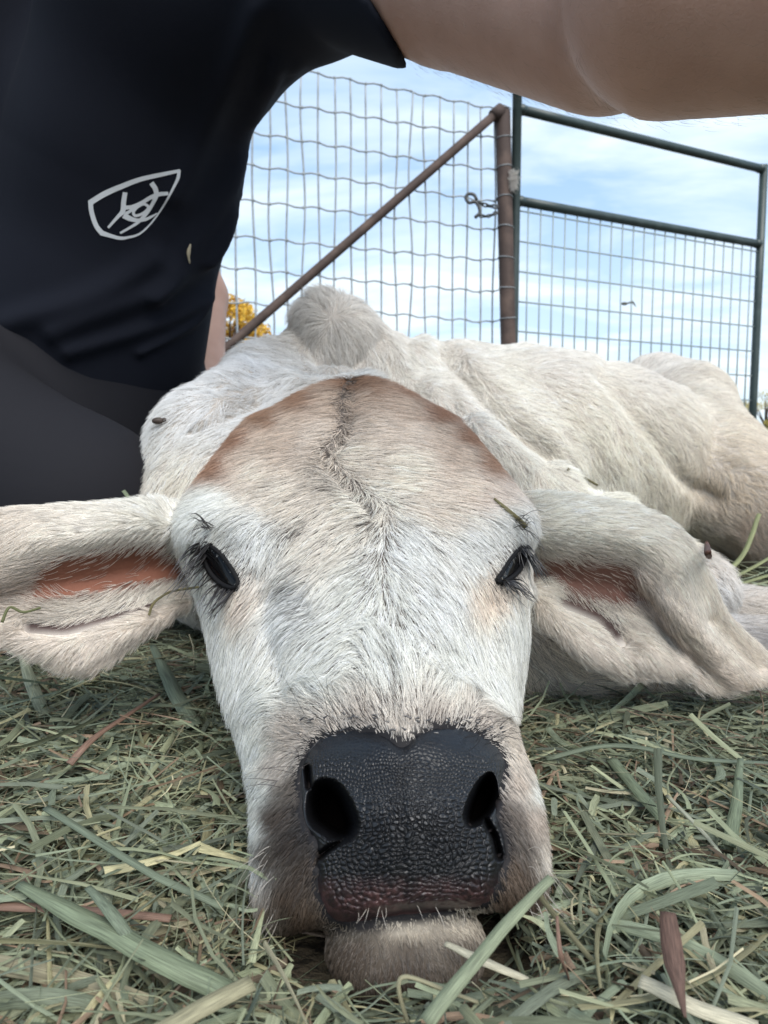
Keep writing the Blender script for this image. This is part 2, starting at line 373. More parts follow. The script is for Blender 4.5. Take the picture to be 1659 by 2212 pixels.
EAR_R = [
 [(1105,1065,.41),(1115,1080,.40),(1120,1145,.388),(1125,1178,.392),(1128,1228,.405),(1125,1258,.404),(1118,1280,.40),(1105,1302,.40)],
 [(1180,1066,.42),(1185,1082,.392),(1190,1128,.374),(1195,1166,.376),(1195,1238,.396),(1185,1278,.390),(1165,1312,.383),(1145,1335,.384)],
 [(1270,1074,.43),(1275,1088,.395),(1282,1130,.370),(1285,1166,.371),(1275,1254,.394),(1250,1308,.388),(1215,1352,.376),(1195,1376,.377)],
 [(1380,1098,.435),(1385,1112,.402),(1385,1160,.370),(1374,1182,.370),(1345,1272,.392),(1312,1330,.388),(1280,1392,.370),(1262,1434,.371)],
 [(1462,1145,.435),(1468,1160,.405),(1458,1208,.376),(1436,1234,.370),(1402,1308,.388),(1383,1352,.385),(1370,1408,.368),(1340,1464,.370)],
 [(1515,1230,.432),(1520,1244,.41),(1500,1284,.388),(1470,1314,.370),(1444,1360,.388),(1434,1396,.382),(1428,1430,.370),(1412,1468,.372)],
 [(1560,1322,.425),(1566,1336,.412),(1545,1368,.396),(1512,1394,.376),(1492,1420,.390),(1486,1434,.384),(1482,1450,.378),(1482,1465,.379)],
 [(1640,1405,.415),(1648,1420,.41),(1620,1444,.40),(1580,1464,.386),(1556,1474,.392),(1540,1480,.388),(1524,1485,.385),(1508,1489,.384)],
 [(1672,1450,.41),(1674,1456,.408),(1650,1472,.402),(1612,1484,.394),(1590,1489,.392),(1575,1491,.390),(1560,1492,.388),(1545,1492,.387)],
]
def ear(ctrl, th):
    ctrl = [[(r[0][0], r[0][1] + 2, r[1][2] * .45 + r[2][2] * .55 + .006), (r[1][0], r[1][1], r[1][2] * .45 + r[2][2] * .55)] + r[2:] if 0 < k < 7 else r for k, r in enumerate(ctrl)]
    g = np.array([[P(*q) for q in row] for row in ctrl]); g = catmull(g, 90); g = np.moveaxis(catmull(np.moveaxis(g, 1, 0), 80), 0, 1)
    du = np.gradient(g, axis=0); dv = np.gradient(g, axis=1); n = norm(np.cross(du, dv))
    a, b = g.shape[:2]; t = th * (np.sin(np.linspace(.12, math.pi - .12, b)) ** .4)[None, :, None]
    top, bot = g + n * t / 2, g - n * t / 2
    V = np.concatenate([top.reshape(-1, 3), bot.reshape(-1, 3)]); m = a * b
    i, j = np.meshgrid(np.arange(a - 1), np.arange(b - 1), indexing='ij'); q = np.stack([i * b + j, (i + 1) * b + j, (i + 1) * b + j + 1, i * b + j + 1], -1).reshape(-1, 4)
    bd = np.concatenate([np.arange(a) * b, (a - 1) * b + np.arange(1, b), (np.arange(a)[::-1] * b + b - 1)[1:], np.arange(b)[::-1][1:-1]])
    nx = np.roll(bd, -1); side = np.stack([bd, bd + m, nx + m, nx], 1)
    s, tt = np.meshgrid(np.linspace(0, 1, a), np.linspace(0, 1, b), indexing='ij')
    return V, np.concatenate([q, q[:, ::-1] + m, side]), g.reshape(-1, 3), np.stack([s.ravel(), tt.ravel()], 1)
EL, ER = ear(EAR_L, .006), ear(EAR_R, .006)
for e in (EL, ER):
    F.poly(e[0], e[1], .004)
CV, CQ = F.mesh()
# ------------------------------------------------ regions of the body surface
def kd(pts):
    t = KDTree(len(pts))
    for a, p in enumerate(pts): t.insert(p, a)
    t.balance(); return t
cpx = proj(CV); CN = vnormals(CV, CQ)
if ((CN * (CV - CV.mean(0))).sum(1).mean()) < 0: CQ = CQ[:, ::-1]; CN = -CN
tw_ = np.clip((CV[:, 1] - .50) / .08, 0, 1) * np.clip(CV[:, 2] / .05, 0, 1)
wq = CV + vnoise3(CV, 9, 5) * .03
CV = CV + CN * (tw_ * (.0045 * (1 - 2 * np.abs(vnoise(wq * (1, 1, .55), 17, 2))) + .004 * vnoise(CV, 8, 7)))[:, None]
q2 = proj(CV)[:, :2]; vis = (CN * norm(CV - EYE)).sum(1) < .3
fm, bm = vis & (CV[:, 1] < .43), vis & (CV[:, 1] > .56); rl = np.zeros(len(CV))
for m_, ln, w_, h_ in ((fm,[(572,1300),(588,1400),(612,1500)],30,-.0032),(fm,[(1062,1300),(1056,1400),(1048,1490)],28,-.0026),(fm,[(425,1140),(470,1112),(530,1130)],34,.0030),(fm,[(1060,1120),(1110,1105),(1140,1140)],30,.0028),
   (fm,[(757,812),(748,935),(699,993),(752,1055),(808,1108),(806,1170)],11,-.0028),(fm,[(720,930),(672,1000),(720,1060)],24,.0018),(fm,[(560,1250),(620,1200),(680,1120)],18,-.0016),(fm,[(600,1275),(660,1300)],30,-.002),(fm,[(830,1300),(850,1450),(862,1570)],12,-.0012),
   (fm,[(545,1640),(610,1600),(660,1570)],22,-.0014),
   (fm,[(340,1300),(240,1325),(140,1352),(60,1350)],22,-.009),(fm,[(372,1246),(280,1258),(190,1276),(95,1294)],13,.0036),(fm,[(330,1330),(250,1375),(190,1420)],16,.003),
   (fm,[(1390,1246),(1468,1328),(1540,1415)],16,.0032),(fm,[(1368,1290),(1448,1372),(1492,1440)],17,-.004),(fm,[(1335,1290),(1420,1330),(1464,1372),(1482,1450)],13,.0035),(fm,[(1215,1290),(1300,1326),(1345,1375)],20,-.0085),(fm,[(1150,1275),(1210,1345),(1270,1405),(1340,1440)],18,.003),(fm,[(1540,1330),(1600,1400),(1640,1440)],16,-.003),
   (bm,[(905,755),(1010,900),(1130,1010)],26,.008),(bm,[(950,760),(1070,890),(1180,980)],20,-.008),(bm,[(1000,770),(1130,890),(1240,1010)],26,.007),(bm,[(1130,790),(1240,900),(1300,1040)],30,-.005),(bm,[(1300,800),(1400,920),(1480,1030),(1545,1075)],22,-.012),(bm,[(560,790),(640,800),(720,790)],18,-.007),(bm,[(480,830),(560,800),(640,815)],20,.008),(bm,[(470,960),(490,900),(560,860)],16,-.010),(bm,[(440,1040),(430,960),(470,880)],22,.007),(bm,[(640,700),(690,780),(760,790),(820,730)],18,-.006),(bm,[(880,740),(960,830),(1000,960)],20,-.006)):
    rl += np.where(m_, h_ * np.exp(-(segdist(q2, catmull(ln, 16)) / w_) ** 2), 0)
CV = CV + CN * rl[:, None]
cpx = proj(CV); CN = vnormals(CV, CQ)
near = CV[:, 1] < .56
def nearest(pts, lim):
    idx = np.full(len(CV), -1); dist = np.full(len(CV), 9.); t = kd(pts)
    lo, hi = pts.min(0) - lim, pts.max(0) + lim
    for a in np.nonzero(((CV > lo) & (CV < hi)).all(1))[0]:
        _, b, d = t.find(CV[a]); idx[a] = b; dist[a] = d
    return idx, dist
hi_, hd = nearest(LOFT, .01)
li, ld = nearest(EL[2], .015); ri, rd = nearest(ER[2], .015)
reg = np.zeros(len(CV), int)                      # 0 torso, 1 head, 2 ear left, 3 ear right
chin = (cpx[:, 1] > 1940) & (CV[:, 1] < .27)
reg[(hd < .006) | ((CV[:, 1] < .33))] = 1
earl = (ld < .007) & (hd > .004); earr = (rd < .007) & (hd > .004)
reg[earl] = 2; reg[earr] = 3
ST = np.zeros((len(CV), 2)); ST[earl] = EL[3][li[earl]]; ST[earr] = ER[3][ri[earr]]
xy = cpx[:, :2]

NOSE = catmull([(655,1650),(672,1612),(715,1588),(775,1578),(830,1588),(868,1614),(905,1586),(965,1571),(1030,1584),(1075,1612),(1092,1650),(1082,1700),(1070,1740),(1084,1790),(1092,1840),(1080,1890),(1058,1950),(980,1966),(880,1977),(795,1988),(724,1990),(690,1928),(686,1870),(684,1820),(662,1780),(648,1710)], 130, True)
EYE_L = catmull([(438,1190),(455,1182),(478,1200),(499,1228),(513,1257),(503,1269),(480,1261),(458,1241),(444,1215)], 40, True)
EYE_R = catmull([(1131,1188),(1121,1187),(1103,1208),(1084,1238),(1074,1254),(1088,1256),(1106,1246),(1122,1230),(1132,1206)], 40, True)
NOSTRIL_L = catmull([(672,1706),(694,1687),(724,1691),(747,1715),(764,1750),(772,1783),(758,1812),(729,1817),(696,1800),(672,1777),(665,1742)], 40, True)
NOSTRIL_R = catmull([(1061,1671),(1034,1688),(1012,1729),(1003,1764),(1014,1786),(1042,1776),(1064,1748),(1073,1706)], 40, True)
def nostril_depth(q):
    d = np.zeros(len(q))
    for poly, soft in ((NOSTRIL_L, 40), (NOSTRIL_R, 24)):
        sd = segdist(q, np.concatenate([poly, poly[:1]])) * np.where(inpoly(q, poly), 1, -1)
        d = np.maximum(d, np.clip((sd + soft * .25) / soft, 0, 1))
    for ln, w in (([(1048,1770),(1068,1808),(1078,1850)], 15), ([(745,1812),(712,1832),(690,1850)], 13), ([(668,1700),(664,1660)], 12)):
        d = np.maximum(d, .42 * np.clip(1 - segdist(q, ln) / w, 0, 1))
    return d * d * (3 - 2 * d)
BV = BVHTree.FromPolygons([tuple(v) for v in CV], [tuple(q) for q in CQ])
def cast(x, y, tree=None, default=.3):
    r = FWD + (x - 829.5) / FPX * RIGHT - (y - 1106) / FPX * UP; r = r / np.linalg.norm(r)
    loc, n, _, dist = (tree or BV).ray_cast(Vector(EYE), Vector(r))
    if loc is None: return P(x, y, default), -r
    return np.array(loc), np.array(n)
# push the body in behind nostrils and eyes
BODY = CV.copy(); ray = norm(CV - EYE)
hm = (reg == 1) & ((CN * ray).sum(1) < .2)
nd = np.where(hm & (CV[:, 1] < .30), nostril_depth(xy), 0)
BODY += ray * (nd * .044)[:, None]
inn = hm & inpoly(xy, NOSE)
BODY += ray * np.where(inn, .0015, 0)[:, None]
for e in (EYE_L, EYE_R):
    c = e.mean(0); r_ = np.where(hm & inpoly(xy, (e - c) * 1.1 + c), .003, 0); BODY += ray * r_[:, None]

# ------------------------------------------------ coat colours (hair albedo, plus shade painted in on the muzzle)
W = (.90, .865, .785); W2 = (.87, .84, .765); MB_ = (.17, .115, .08)
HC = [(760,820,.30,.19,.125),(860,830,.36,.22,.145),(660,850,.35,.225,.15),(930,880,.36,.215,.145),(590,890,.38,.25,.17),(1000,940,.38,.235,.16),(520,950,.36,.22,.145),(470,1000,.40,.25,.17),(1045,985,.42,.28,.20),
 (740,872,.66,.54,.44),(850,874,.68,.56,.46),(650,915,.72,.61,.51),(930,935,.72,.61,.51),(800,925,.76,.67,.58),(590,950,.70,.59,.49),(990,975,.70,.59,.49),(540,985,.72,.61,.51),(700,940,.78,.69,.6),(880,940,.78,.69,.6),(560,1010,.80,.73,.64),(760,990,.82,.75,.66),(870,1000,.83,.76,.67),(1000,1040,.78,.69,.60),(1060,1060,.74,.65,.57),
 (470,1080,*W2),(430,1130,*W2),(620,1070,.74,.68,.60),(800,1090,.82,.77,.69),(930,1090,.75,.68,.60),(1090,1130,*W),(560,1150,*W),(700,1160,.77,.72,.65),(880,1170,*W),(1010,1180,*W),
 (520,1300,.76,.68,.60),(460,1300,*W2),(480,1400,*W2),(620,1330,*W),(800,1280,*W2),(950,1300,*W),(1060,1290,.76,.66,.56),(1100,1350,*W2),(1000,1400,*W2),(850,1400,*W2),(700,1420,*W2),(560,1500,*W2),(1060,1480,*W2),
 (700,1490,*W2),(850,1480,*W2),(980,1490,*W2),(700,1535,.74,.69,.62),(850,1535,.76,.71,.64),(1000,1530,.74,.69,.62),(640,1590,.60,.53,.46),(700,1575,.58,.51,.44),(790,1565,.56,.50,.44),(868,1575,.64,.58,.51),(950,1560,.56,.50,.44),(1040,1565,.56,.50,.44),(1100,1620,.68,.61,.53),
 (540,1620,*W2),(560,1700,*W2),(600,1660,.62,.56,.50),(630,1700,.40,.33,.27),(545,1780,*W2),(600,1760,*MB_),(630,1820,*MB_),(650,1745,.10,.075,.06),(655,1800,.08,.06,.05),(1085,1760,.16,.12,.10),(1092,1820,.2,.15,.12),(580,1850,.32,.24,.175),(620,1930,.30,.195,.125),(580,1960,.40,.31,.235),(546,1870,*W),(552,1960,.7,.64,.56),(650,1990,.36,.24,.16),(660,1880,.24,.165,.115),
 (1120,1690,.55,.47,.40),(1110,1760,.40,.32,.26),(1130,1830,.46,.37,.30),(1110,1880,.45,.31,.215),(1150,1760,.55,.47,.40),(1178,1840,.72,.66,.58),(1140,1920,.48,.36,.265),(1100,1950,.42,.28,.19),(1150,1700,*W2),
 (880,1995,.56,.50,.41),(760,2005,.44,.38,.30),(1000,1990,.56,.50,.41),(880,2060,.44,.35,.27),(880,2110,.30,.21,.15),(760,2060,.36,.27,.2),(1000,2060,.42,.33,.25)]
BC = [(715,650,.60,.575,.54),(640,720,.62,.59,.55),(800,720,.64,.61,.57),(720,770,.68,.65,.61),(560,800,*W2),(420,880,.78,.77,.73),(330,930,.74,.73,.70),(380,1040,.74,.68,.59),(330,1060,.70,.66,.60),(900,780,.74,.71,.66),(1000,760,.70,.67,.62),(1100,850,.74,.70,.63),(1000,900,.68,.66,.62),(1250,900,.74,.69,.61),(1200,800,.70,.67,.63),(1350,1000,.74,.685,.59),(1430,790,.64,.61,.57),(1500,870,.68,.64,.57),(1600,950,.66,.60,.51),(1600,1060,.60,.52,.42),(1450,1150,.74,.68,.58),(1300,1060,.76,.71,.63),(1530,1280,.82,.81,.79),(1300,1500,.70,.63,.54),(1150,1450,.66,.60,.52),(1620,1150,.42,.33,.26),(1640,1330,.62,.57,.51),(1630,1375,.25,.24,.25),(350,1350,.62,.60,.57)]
HC = [k if (k[2] < .45 or k[1] < 1000) else (k[0], k[1], *[min(.9, v * 1.1) for v in k[2:]]) for k in HC]
HC = [k if not (k[1] < 1010 and k[2] < .5) else (k[0], k[1], k[2] * 1.05, k[3] * .95, k[4] * .86) for k in HC]
HC = [k if not (k[1] > 1640 and k[2] < .6) else (k[0], k[1], *[v * (.8 if k[1] > 1975 and k[2] > .5 else .45 if k[1] < 1790 else .30) for v in k[2:]]) for k in HC]  # brown muzzle and chin keys darkened further: shade of the front put into colour
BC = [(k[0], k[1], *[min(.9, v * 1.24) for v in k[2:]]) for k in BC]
cols = np.empty((len(CV), 3)); isb = reg == 0
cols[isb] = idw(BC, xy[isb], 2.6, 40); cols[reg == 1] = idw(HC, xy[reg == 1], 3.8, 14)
s, t = ST[:, 0], ST[:, 1]
def lerp(a, b, w): return np.asarray(a) * (1 - w[:, None]) + np.asarray(b) * w[:, None]
for r_, inner, base, edge in ((2, (.115, .42), (.88, .85, .78), (.76, .67, .58)), (3, (.1, .5), (.90, .86, .77), (.84, .75, .65))):
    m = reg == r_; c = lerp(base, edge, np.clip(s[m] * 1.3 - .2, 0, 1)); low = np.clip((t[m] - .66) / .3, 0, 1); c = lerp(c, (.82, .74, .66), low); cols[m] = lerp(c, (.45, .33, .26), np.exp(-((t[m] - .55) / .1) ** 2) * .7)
for e in (EYE_L, EYE_R):
    c0 = e.mean(0); ew = c0 + (e - c0) * .96; le = np.where(reg == 1, np.exp(-(segdist(xy, np.concatenate([ew, ew[:1]])) / 8.5) ** 2), 0); le = np.maximum(le, np.where(reg == 1, np.exp(-(segdist(xy, [(432,1176),(452,1184)] if e is EYE_L else [(1124,1180),(1136,1184)]) / 12) ** 2), 0)); cols = cols * (1 - .92 * le)[:, None]
PART = [(757,812),(752,840),(737,868),(748,935),(728,962),(699,993),(722,1020),(752,1055),(790,1080),(808,1108),(811,1142),(806,1178)]
PATCH = [((608,1161),(666,1127),20,.30),((600,1255),(650,1215),18,.35),((610,1262),(670,1320),34,.42),((829,1334),(848,1420),8,.25),((848,1420),(862,1600),9,.4),((690,1000),(720,1045),20,.35),((790,1200),(800,1260),10,.2)]
wob = xy + np.stack([vnoise(CV, 260, 1), vnoise(CV, 260, 8)], 1) * 8
part = np.exp(-(segdist(wob, PART) / 6.5) ** 2); dark = part * (.62 + .3 * vnoise(CV, 120, 5))
for a, b, w_, k_ in PATCH: dark = np.maximum(dark, k_ * np.exp(-(segdist(wob, [a, b]) / w_) ** 2))
dark = np.where(reg == 1, np.clip(dark, 0, 1), 0); part = np.where(reg == 1, part, 0)
# skin under the hair
skin = np.where((reg == 1)[:, None], np.array([.10, .085, .075]), np.array([.40, .36, .32])); skin = np.where((reg >= 2)[:, None], cols * .75, skin)
bare = np.exp(-((t - .57) / .135) ** 4) * np.clip((.74 - s) / .2, 0, 1); bare_r = np.exp(-((t - .57) / .11) ** 4) * np.clip((.62 - s) / .25, 0, 1)
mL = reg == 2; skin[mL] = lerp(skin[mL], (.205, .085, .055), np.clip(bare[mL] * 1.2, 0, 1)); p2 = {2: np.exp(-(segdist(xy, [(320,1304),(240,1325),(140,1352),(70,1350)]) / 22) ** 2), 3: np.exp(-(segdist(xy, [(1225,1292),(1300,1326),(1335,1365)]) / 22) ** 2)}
pk = np.where(mL, p2[2], 0) + np.where(reg == 3, p2[3], 0); skin = lerp(skin, (.06, .04, .037), np.clip(pk * 1.1, 0, 1))  # ear groove and pocket darkened: shade of the folds put into skin colour
skin[mL] *= (1 + .22 * vnoise(CV[mL] * (40, 40, 220), 1, 3))[:, None]; mR = reg == 3; skin[mR] = lerp(skin[mR], (.17, .085, .065), np.clip(bare_r[mR] * 1.2, 0, 1))
muz = (reg == 1) & (xy[:, 1] > 1560) & (CV[:, 1] < .32); skin[muz] = cols[muz] * .5
sdn = segdist(xy, np.concatenate([NOSE, NOSE[:1]])) * np.where(inpoly(xy, NOSE), 1, -1)
skin = np.where((hm & (CV[:, 1] < .32))[:, None], lerp(skin, (.012, .011, .012), np.clip((sdn + 30) / 14, 0, 1)), skin)
skin[nd > .05] = (.012, .009, .009)
M_skin = material('calf_skin', rough=.7, attr='skin_color', bump=[(400, .3, .002)], spec=.2)
calf = mesh_np('calf', BODY, CQ, mat=M_skin, attrs={'skin_color': skin})
tag(calf, 'white humped calf lying with its chin in the hay, brown poll and black nose', 'calf')

# ------------------------------------------------ hair flow: screen-side keys turned into surface directions
HF = [(700,860,-1,.25),(560,930,-1,.5),(480,1000,-.7,.8),(650,1000,-1,.15),(520,1080,-.6,.8),(600,1080,-1,.35),(700,1090,-.9,.25),(560,1180,-.15,1),(640,1150,-.7,.6),(720,1180,-.6,.6),(450,1130,-.8,.3),(400,1180,-.7,.5),
 (620,1260,-.6,.6),(560,1320,-.1,1),(500,1400,-.1,1),(470,1300,-.3,1),(620,1400,.1,1),(700,1350,-.4,.9),(770,1300,-.25,.9),(740,1420,-.1,1),(820,1400,-.1,-1),(700,1500,-.6,-.7),(640,1560,-.8,-.45),(855,1500,-.05,-1),(868,1580,0,-1),(780,1550,-.4,-.9),(960,1540,.4,-.9),(1000,1510,.5,-.8),(1060,1560,.8,-.5),
 (520,1600,0,1),(560,1750,-.4,1),(600,1850,-.6,.9),(620,1950,-.3,1),(600,1700,-.8,.2),(1130,1640,.5,.8),(1140,1750,.6,.8),(1130,1880,.6,.8),(1110,1950,.3,1),(880,2030,0,1),
 (830,860,1,.2),(960,920,1,.5),(1040,1000,.8,.7),(880,1000,1,.1),(1030,1080,.8,.5),(900,1090,1,.3),(1060,1150,.4,1),(960,1160,.8,.6),(870,1180,.5,.8),(1100,1130,.8,.4),(1030,1280,.1,1),(950,1280,.3,1),(1080,1350,.1,1),(1000,1400,-.05,1),(900,1330,.2,1),(1080,1480,0,1)]
BF = [(400,950,-.3,.9),(340,900,-.7,.6),(520,850,-.7,.5),(450,1060,.2,1),(600,760,-.6,.2),(700,640,-.3,-.5),(760,660,.4,-.3),(650,700,-.6,.6),(790,700,.6,.7),(720,760,.1,1),(900,780,.5,.8),(1000,850,.3,.9),(1100,790,.7,.4),(1200,900,.6,.7),(1400,1000,.6,.7),(1300,1080,.4,.9),(1550,900,.8,.5),(1430,800,.4,-.2),(1450,850,.6,.6),(1600,1000,.7,.6),(1480,1180,.3,.9),(1300,1490,1,.15),(1150,1450,.6,.7),(1530,1280,.6,.6),(1640,1340,.6,.3)]
ELF = [(350,1130,-1,.1),(200,1140,-.9,.35),(60,1160,-.7,.7),(200,1215,-.9,-.1),(60,1240,-.8,.3),(300,1330,-.8,.6),(200,1400,-.5,.85),(60,1380,-.7,.5),(100,1290,-.7,-.5)]
ERF = [(1180,1120,1,.1),(1300,1130,1,.2),(1430,1180,.8,.7),(1500,1280,.6,.9),(1590,1420,.8,.6),(1300,1200,.9,.3),(1400,1300,.6,.4),(1230,1330,.7,.8),(1330,1400,.7,.7),(1430,1440,.8,.5),(1480,1370,.5,.7)]
pa = np.array(PART, float); sh = np.interp(xy[:, 1], pa[:, 1], pa[:, 0] - 770) * np.clip((1280 - xy[:, 1]) / 100, 0, 1) * np.exp(-((xy[:, 0] - 770) / 190) ** 2)
xf = xy - np.stack([np.where(reg == 1, sh, 0), 0 * sh], 1)
fl = np.zeros((len(CV), 2)); fl[:] = (0, 1)
for r_, kk in ((0, BF), (1, HF), (2, ELF), (3, ERF)): fl[reg == r_] = idw(kk, xf[reg == r_], 3.0, 25)
fd = fl[:, :1] * RIGHT - fl[:, 1:] * UP
fd = norm(fd - (fd * CN).sum(1, keepdims=True) * CN)
hid = (xy[:, 0] < -60) | (xy[:, 0] > 1720) | (xy[:, 1] > 2260)
face = (CN * -ray).sum(1)
dens = np.where(face > -.25, 1.0, .12); dens[hid] *= .15; dens[CV[:, 2] < -.004] = 0
dens[hm] *= np.clip((5 - sdn[hm]) / 15, 0, 1)
for e in (EYE_L, EYE_R):
    c = e.mean(0); dens[hm & inpoly(xy, (e - c) * .98 + c)] = 0
dens *= np.where(mL, np.clip(1 - 1.15 * bare, .008, 1), 1) * np.where(mR, np.clip(1 - 1.1 * bare_r, .02, 1), 1)
dens *= 1 - .86 * pk; dens[nd > .003] = 0; dens *= 1 - .8 * dark
tri = np.concatenate([CQ[:, [0, 1, 2]], CQ[:, [0, 2, 3]]])
area = .5 * np.linalg.norm(np.cross(BODY[tri[:, 1]] - BODY[tri[:, 0]], BODY[tri[:, 2]] - BODY[tri[:, 0]]), axis=1)
tr_reg = reg[tri[:, 0]]
def coat(count, sel, length, width, lift, clump, cell, seg, jit, curl, lenmap=None, under=.06, swirl=1.2):
    w = area * dens[tri].mean(1) * sel[tri[:, 0]]; cw = np.cumsum(w); k = np.searchsorted(cw, RNG.random(count) * cw[-1]); k = np.minimum(k, len(tri) - 1)
    b = RNG.random((count, 2)); fold = b.sum(1) > 1; b[fold] = 1 - b[fold]; b = np.stack([1 - b.sum(1), b[:, 0], b[:, 1]], 1)
    I = lambda A: (A[tri[k]] * (b[:, :, None] if A.ndim > 1 else b)).sum(1)
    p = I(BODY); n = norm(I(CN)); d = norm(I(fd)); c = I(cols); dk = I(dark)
    cid = np.floor((p + vnoise3(p, 90, 2) * .004) / cell).astype(np.int64); key = cid[:, 0] * 73856093 ^ cid[:, 1] * 19349663 ^ cid[:, 2] * 83492791
    _, inv = np.unique(key, return_inverse=True); nc = inv.max() + 1
    cj = RNG.normal(0, 1, (nc, 3))[inv]; cnt = np.bincount(inv, minlength=nc)[inv]
    cen = np.stack([np.bincount(inv, p[:, a], nc)[inv] / cnt for a in range(3)], 1)
    d = d + jit * (.55 * cj + .45 * RNG.normal(0, 1, (count, 3))) + vnoise3(p, 70, 9) * jit * swirl + vnoise3(p, 22, 4) * jit * swirl
    d = norm(d - (d * n).sum(1, keepdims=True) * n)
    ln = length * (.6 + .7 * RNG.random(count)) * (1 - .3 * dk)
    if lenmap is not None: ln = ln * I(lenmap)
    side = np.cross(n, d); tt = np.linspace(0, 1, seg); bend = RNG.normal(0, curl, count) + curl * 1.5 * vnoise(p, 60, 12)
    lf = lift * (.6 + .8 * RNG.random(count)) * (1 + .8 * dk)
    pts = p[:, None] + ln[:, None, None] * (tt[None, :, None] * d[:, None] + (lf[:, None] * (tt * (1.35 - .85 * tt))[None])[:, :, None] * n[:, None] + (bend[:, None] * (tt ** 2)[None])[:, :, None] * side[:, None])
    cd = np.stack([np.bincount(inv, d[:, a], nc)[inv] / cnt for a in range(3)], 1)
    cp = cen[:, None] + ln[:, None, None] * (tt[None, :, None] * cd[:, None]) + n[:, None] * (ln * lf * .6)[:, None, None] * tt[None, :, None]
    pts = pts + clump * (tt ** 1.4)[None, :, None] * (cp - pts)
    c = c * (.84 + .3 * RNG.random((count, 1))) * (1 + .07 * cj[:, :1])
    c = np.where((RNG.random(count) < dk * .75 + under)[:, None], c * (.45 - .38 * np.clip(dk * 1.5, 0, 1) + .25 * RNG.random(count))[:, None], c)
    return pts, width * (.75 + .5 * RNG.random(count)), np.clip(c, .01, .92)
lm = np.ones(len(CV)); lm[(reg == 1) & (xy[:, 1] > 1530)] = .62; lm[(reg == 1) & (xy[:, 1] > 1975)] = .26; lm[(reg == 1) & (xy[:, 1] < 900)] = 1.3
lm = np.where(reg == 1, lm, 1)
for e in (EYE_L, EYE_R):
    de = np.linalg.norm(xy - e.mean(0), axis=1); lm = np.where((reg == 1), lm * np.clip(.35 + (de - 50) / 90, .35, 1), lm)
lme = np.where((reg >= 2), 1 - .45 * np.exp(-((t - .42) / .06) ** 2), 1)
lm[(reg == 1) & inpoly(xy, (NOSE - NOSE.mean(0)) * 1.13 + NOSE.mean(0))] *= .62
hum = np.exp(-(np.linalg.norm(xy - (710, 680), axis=1) / 120) ** 2); lmb = 1 + .7 * hum
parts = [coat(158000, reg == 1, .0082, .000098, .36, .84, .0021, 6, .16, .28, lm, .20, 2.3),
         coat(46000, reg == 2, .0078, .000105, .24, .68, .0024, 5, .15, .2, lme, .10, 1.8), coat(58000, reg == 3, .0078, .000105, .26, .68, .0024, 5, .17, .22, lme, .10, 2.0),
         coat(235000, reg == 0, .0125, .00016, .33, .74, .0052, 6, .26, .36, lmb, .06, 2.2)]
M_fur = hair_material('fur')
pts6 = [catmull(np.moveaxis(q[0], 1, 0), 6) if q[0].shape[1] != 6 else np.moveaxis(q[0], 1, 0) for q in parts]
fur = hair_object('fur', np.concatenate([np.moveaxis(q, 0, 1) for q in pts6]), np.concatenate([q[1] for q in parts]), np.concatenate([q[2] for q in parts]), M_fur, calf)

# ------------------------------------------------ nose leather
M_nose = None
def nose_material():
    m = bpy.data.materials.new('nose_leather'); m.use_nodes = True; nt = m.node_tree; N = nt.nodes.new; L = nt.links.new; b = nt.nodes['Principled BSDF']
    a = N('ShaderNodeAttribute'); a.attribute_name = 'skin_color'; L(a.outputs['Color'], b.inputs['Base Color'])
    b.inputs['Specular IOR Level'].default_value = .5
    tc = N('ShaderNodeTexCoord'); nz = N('ShaderNodeTexNoise'); nz.inputs['Scale'].default_value = 250; L(tc.outputs['Object'], nz.inputs[0])
    mr = N('ShaderNodeMapRange'); mr.inputs[3].default_value = .2; mr.inputs[4].default_value = .46; L(nz.outputs[0], mr.inputs[0]); L(mr.outputs[0], b.inputs['Roughness'])
    h = N('ShaderNodeAttribute'); h.attribute_name = 'nose_gloss'; L(h.outputs['Fac'], b.inputs['Specular IOR Level'])
    bp = N('ShaderNodeBump'); bp.inputs['Strength'].default_value = .35; bp.inputs['Distance'].default_value = .0004
    n2 = N('ShaderNodeTexNoise'); n2.inputs['Scale'].default_value = 2200; L(tc.outputs['Object'], n2.inputs[0]); L(n2.outputs[0], bp.inputs['Height']); L(bp.outputs[0], b.inputs['Normal'])
    return m
